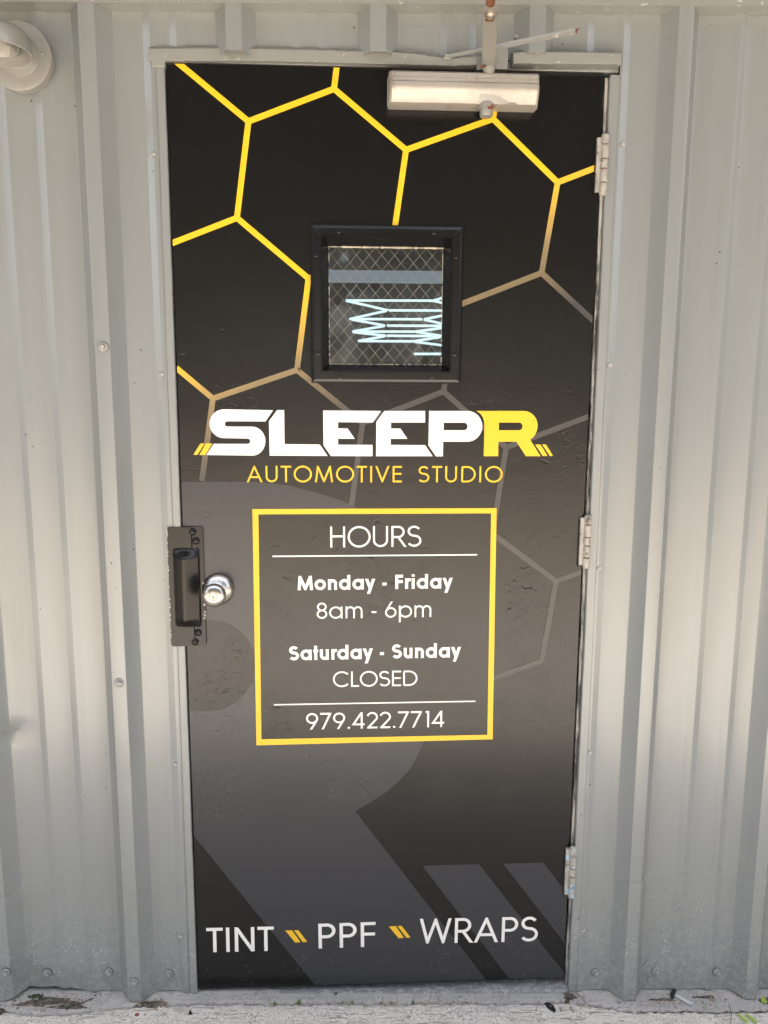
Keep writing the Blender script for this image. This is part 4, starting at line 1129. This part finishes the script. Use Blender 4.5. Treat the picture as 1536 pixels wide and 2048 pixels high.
def ground_pt(px, py, z=None):
    d = _f+_r*((px-768)/FPX)-_u*((py-1024)/FPX); p = CAM+d*((-.01-CAM.z)/d.z)
    p = CAM+d*((gz(p.x)+.0012-CAM.z)/d.z); return p
def twig(pts, r, label, name='twig', mat='twig'):
    bm = bmesh.new(); q = [ground_pt(*p)+Vector((0,0,.002+.001*(i%2))) for i, p in enumerate(pts)]
    for a, b in zip(q, q[1:]): add_bar(bm, a, b+(b-a)*.05, r*2, r*2, n=6, w2=r*1.7, h2=r*1.7)
    tag(obj(name, bm, M[mat]), label, 'twig')
twig([(88,2021),(93,2014),(112,2012),(126,2010)], .0011, 'short grey bent twig on the concrete left of the moss')
twig([(142,2014),(158,2010),(172,2003),(186,1999)], .0009, 'thin dark twig pointing up right of the moss', mat='soil')
twig([(1150,1985),(1162,1996),(1172,2008)], .0009, 'curled brown root fibre at the foot of the right jamb', mat='soil')
twig([(1458,2010),(1463,2030),(1461,2046)], .0008, 'thin brown stalk lying across the slab at the far right', mat='soil')
def pebble(px, py, r, mat, label, sq=(1,.9,.6)):
    p = ground_pt(px, py); bm = bmesh.new(); bmesh.ops.create_icosphere(bm, subdivisions=2, radius=1)
    for v in bm.verts: v.co *= 1+.18*mn.noise(v.co*1.7+Vector((px, py, 0)))
    bmesh.ops.transform(bm, matrix=Matrix.Translation((p.x, p.y, gz(p.x)+r*sq[2]*.6)) @ Matrix.Diagonal((r*sq[0], r*sq[1], r*sq[2], 1)), verts=bm.verts[:])
    tag(obj('pebble', bm, mat, None, True), label, 'pebble')
pebble(274, 2030, .0056, M['redstone'], 'dull red pebble on the pale concrete left of the door')
pebble(191, 1990, .003, M['redstone'], 'small reddish pebble close under the left wall panel')
pebble(672, 1987, .0034, M['char'], 'dark speck of stone on the ledge under the door middle')
pebble(1079, 1976, .0045, M['char'], 'black flat blob on the ledge right below the metal threshold', (1.3,.9,.3))
pebble(848, 1969, .003, M['char'], 'black crumb touching the door bottom edge')
def scrap(name, pts, h, mat, label, cat):
    q = [ground_pt(*p) for p in pts]; n = len(q); bm = bmesh.new()
    lo = [bm.verts.new((p.x, p.y, gz(p.x)+.0016)) for p in q]; hi = [bm.verts.new((p.x, p.y, gz(p.x)+.0016+h)) for p in q]
    bm.faces.new(hi)
    for i in range(n): bm.faces.new((lo[i], lo[(i+1)%n], hi[(i+1)%n], hi[i]))
    bmesh.ops.recalc_face_normals(bm, faces=bm.faces[:])
    tag(obj(name, bm, mat), label, cat)
scrap('plastic_scrap', [(377,2030),(380,2021),(385,2029)], .003, M['char'], 'pointed black scrap on the concrete below the left jamb', 'scrap')
scrap('paper_strip', [(1349,1993),(1355,1991),(1387,2007),(1382,2012)], .0025, M['paper'], 'dirty white strip lying at the foot of the right wall', 'paper')
scrap('rubber_scrap', [(1340,1990),(1347,1979),(1352,1981),(1347,1997),(1342,1998)], .006, M['char'], 'black rubber scrap beside the white strip', 'scrap')
scrap('tar_patch', [(1088,2007),(1096,2004),(1106,2010),(1112,2020),(1110,2026),(1102,2022),(1094,2016)], .0006, M['char'], 'flat black tar mark on the slab by the right jamb', 'stain')

# ------------------------------------------------------------------ across the yard (out of view, only a blur in the gloss)
def unseen_woods():
    rnd = random.Random(11); vs, fs = [], []
    for i in range(11000):
        x = rnd.uniform(-15, 16); t = rnd.random(); z = 19.0*t*(0.8+.2*sin(x*.7+1)); y = -17+rnd.gauss(0, 1.4); r = rnd.uniform(.4,.85)
        a = Vector((rnd.gauss(0,1), rnd.gauss(0,1), rnd.gauss(0,1))).normalized(); b = a.orthogonal().normalized(); c = a.cross(b); o_ = Vector((x, y, z)); k_ = len(vs)
        vs += [tuple(o_+b*r), tuple(o_+c*r*.6), tuple(o_-b*r), tuple(o_-c*r*.6)]; fs.append((k_, k_+1, k_+2, k_+3))
    for i in range(5200):  # side rows, added out of view to darken the rib side faces
        sg = rnd.choice((-1, 1)); y = rnd.uniform(-5.5, 0); t = rnd.random(); z = 9.0*t; x = sg*(11+rnd.gauss(0, 1.2)); r = rnd.uniform(.25,.6)
        a = Vector((rnd.gauss(0,1), rnd.gauss(0,1), rnd.gauss(0,1))).normalized(); b = a.orthogonal().normalized(); c = a.cross(b); o_ = Vector((x, y, z)); k_ = len(vs)
        vs += [tuple(o_+b*r), tuple(o_+c*r*.6), tuple(o_-b*r), tuple(o_-c*r*.6)]; fs.append((k_, k_+1, k_+2, k_+3))
    o = mobj('unseen_woods', vs, fs, M['tree']); tag(o, 'unseen dark wood across the yard, with side rows added to shade the wall ribs', None, None, 'stuff')
unseen_woods()
bm = bmesh.new(); add_box(bm, -12, 13, -15.3, -15, -.1, 3.3, .02); tag(obj('unseen_far_wall', bm, simple('pale_unseen_wall', (.40,.39,.37), .8)), kind='structure')  # unseen pale wall, added to brighten the door's reflection above the logo
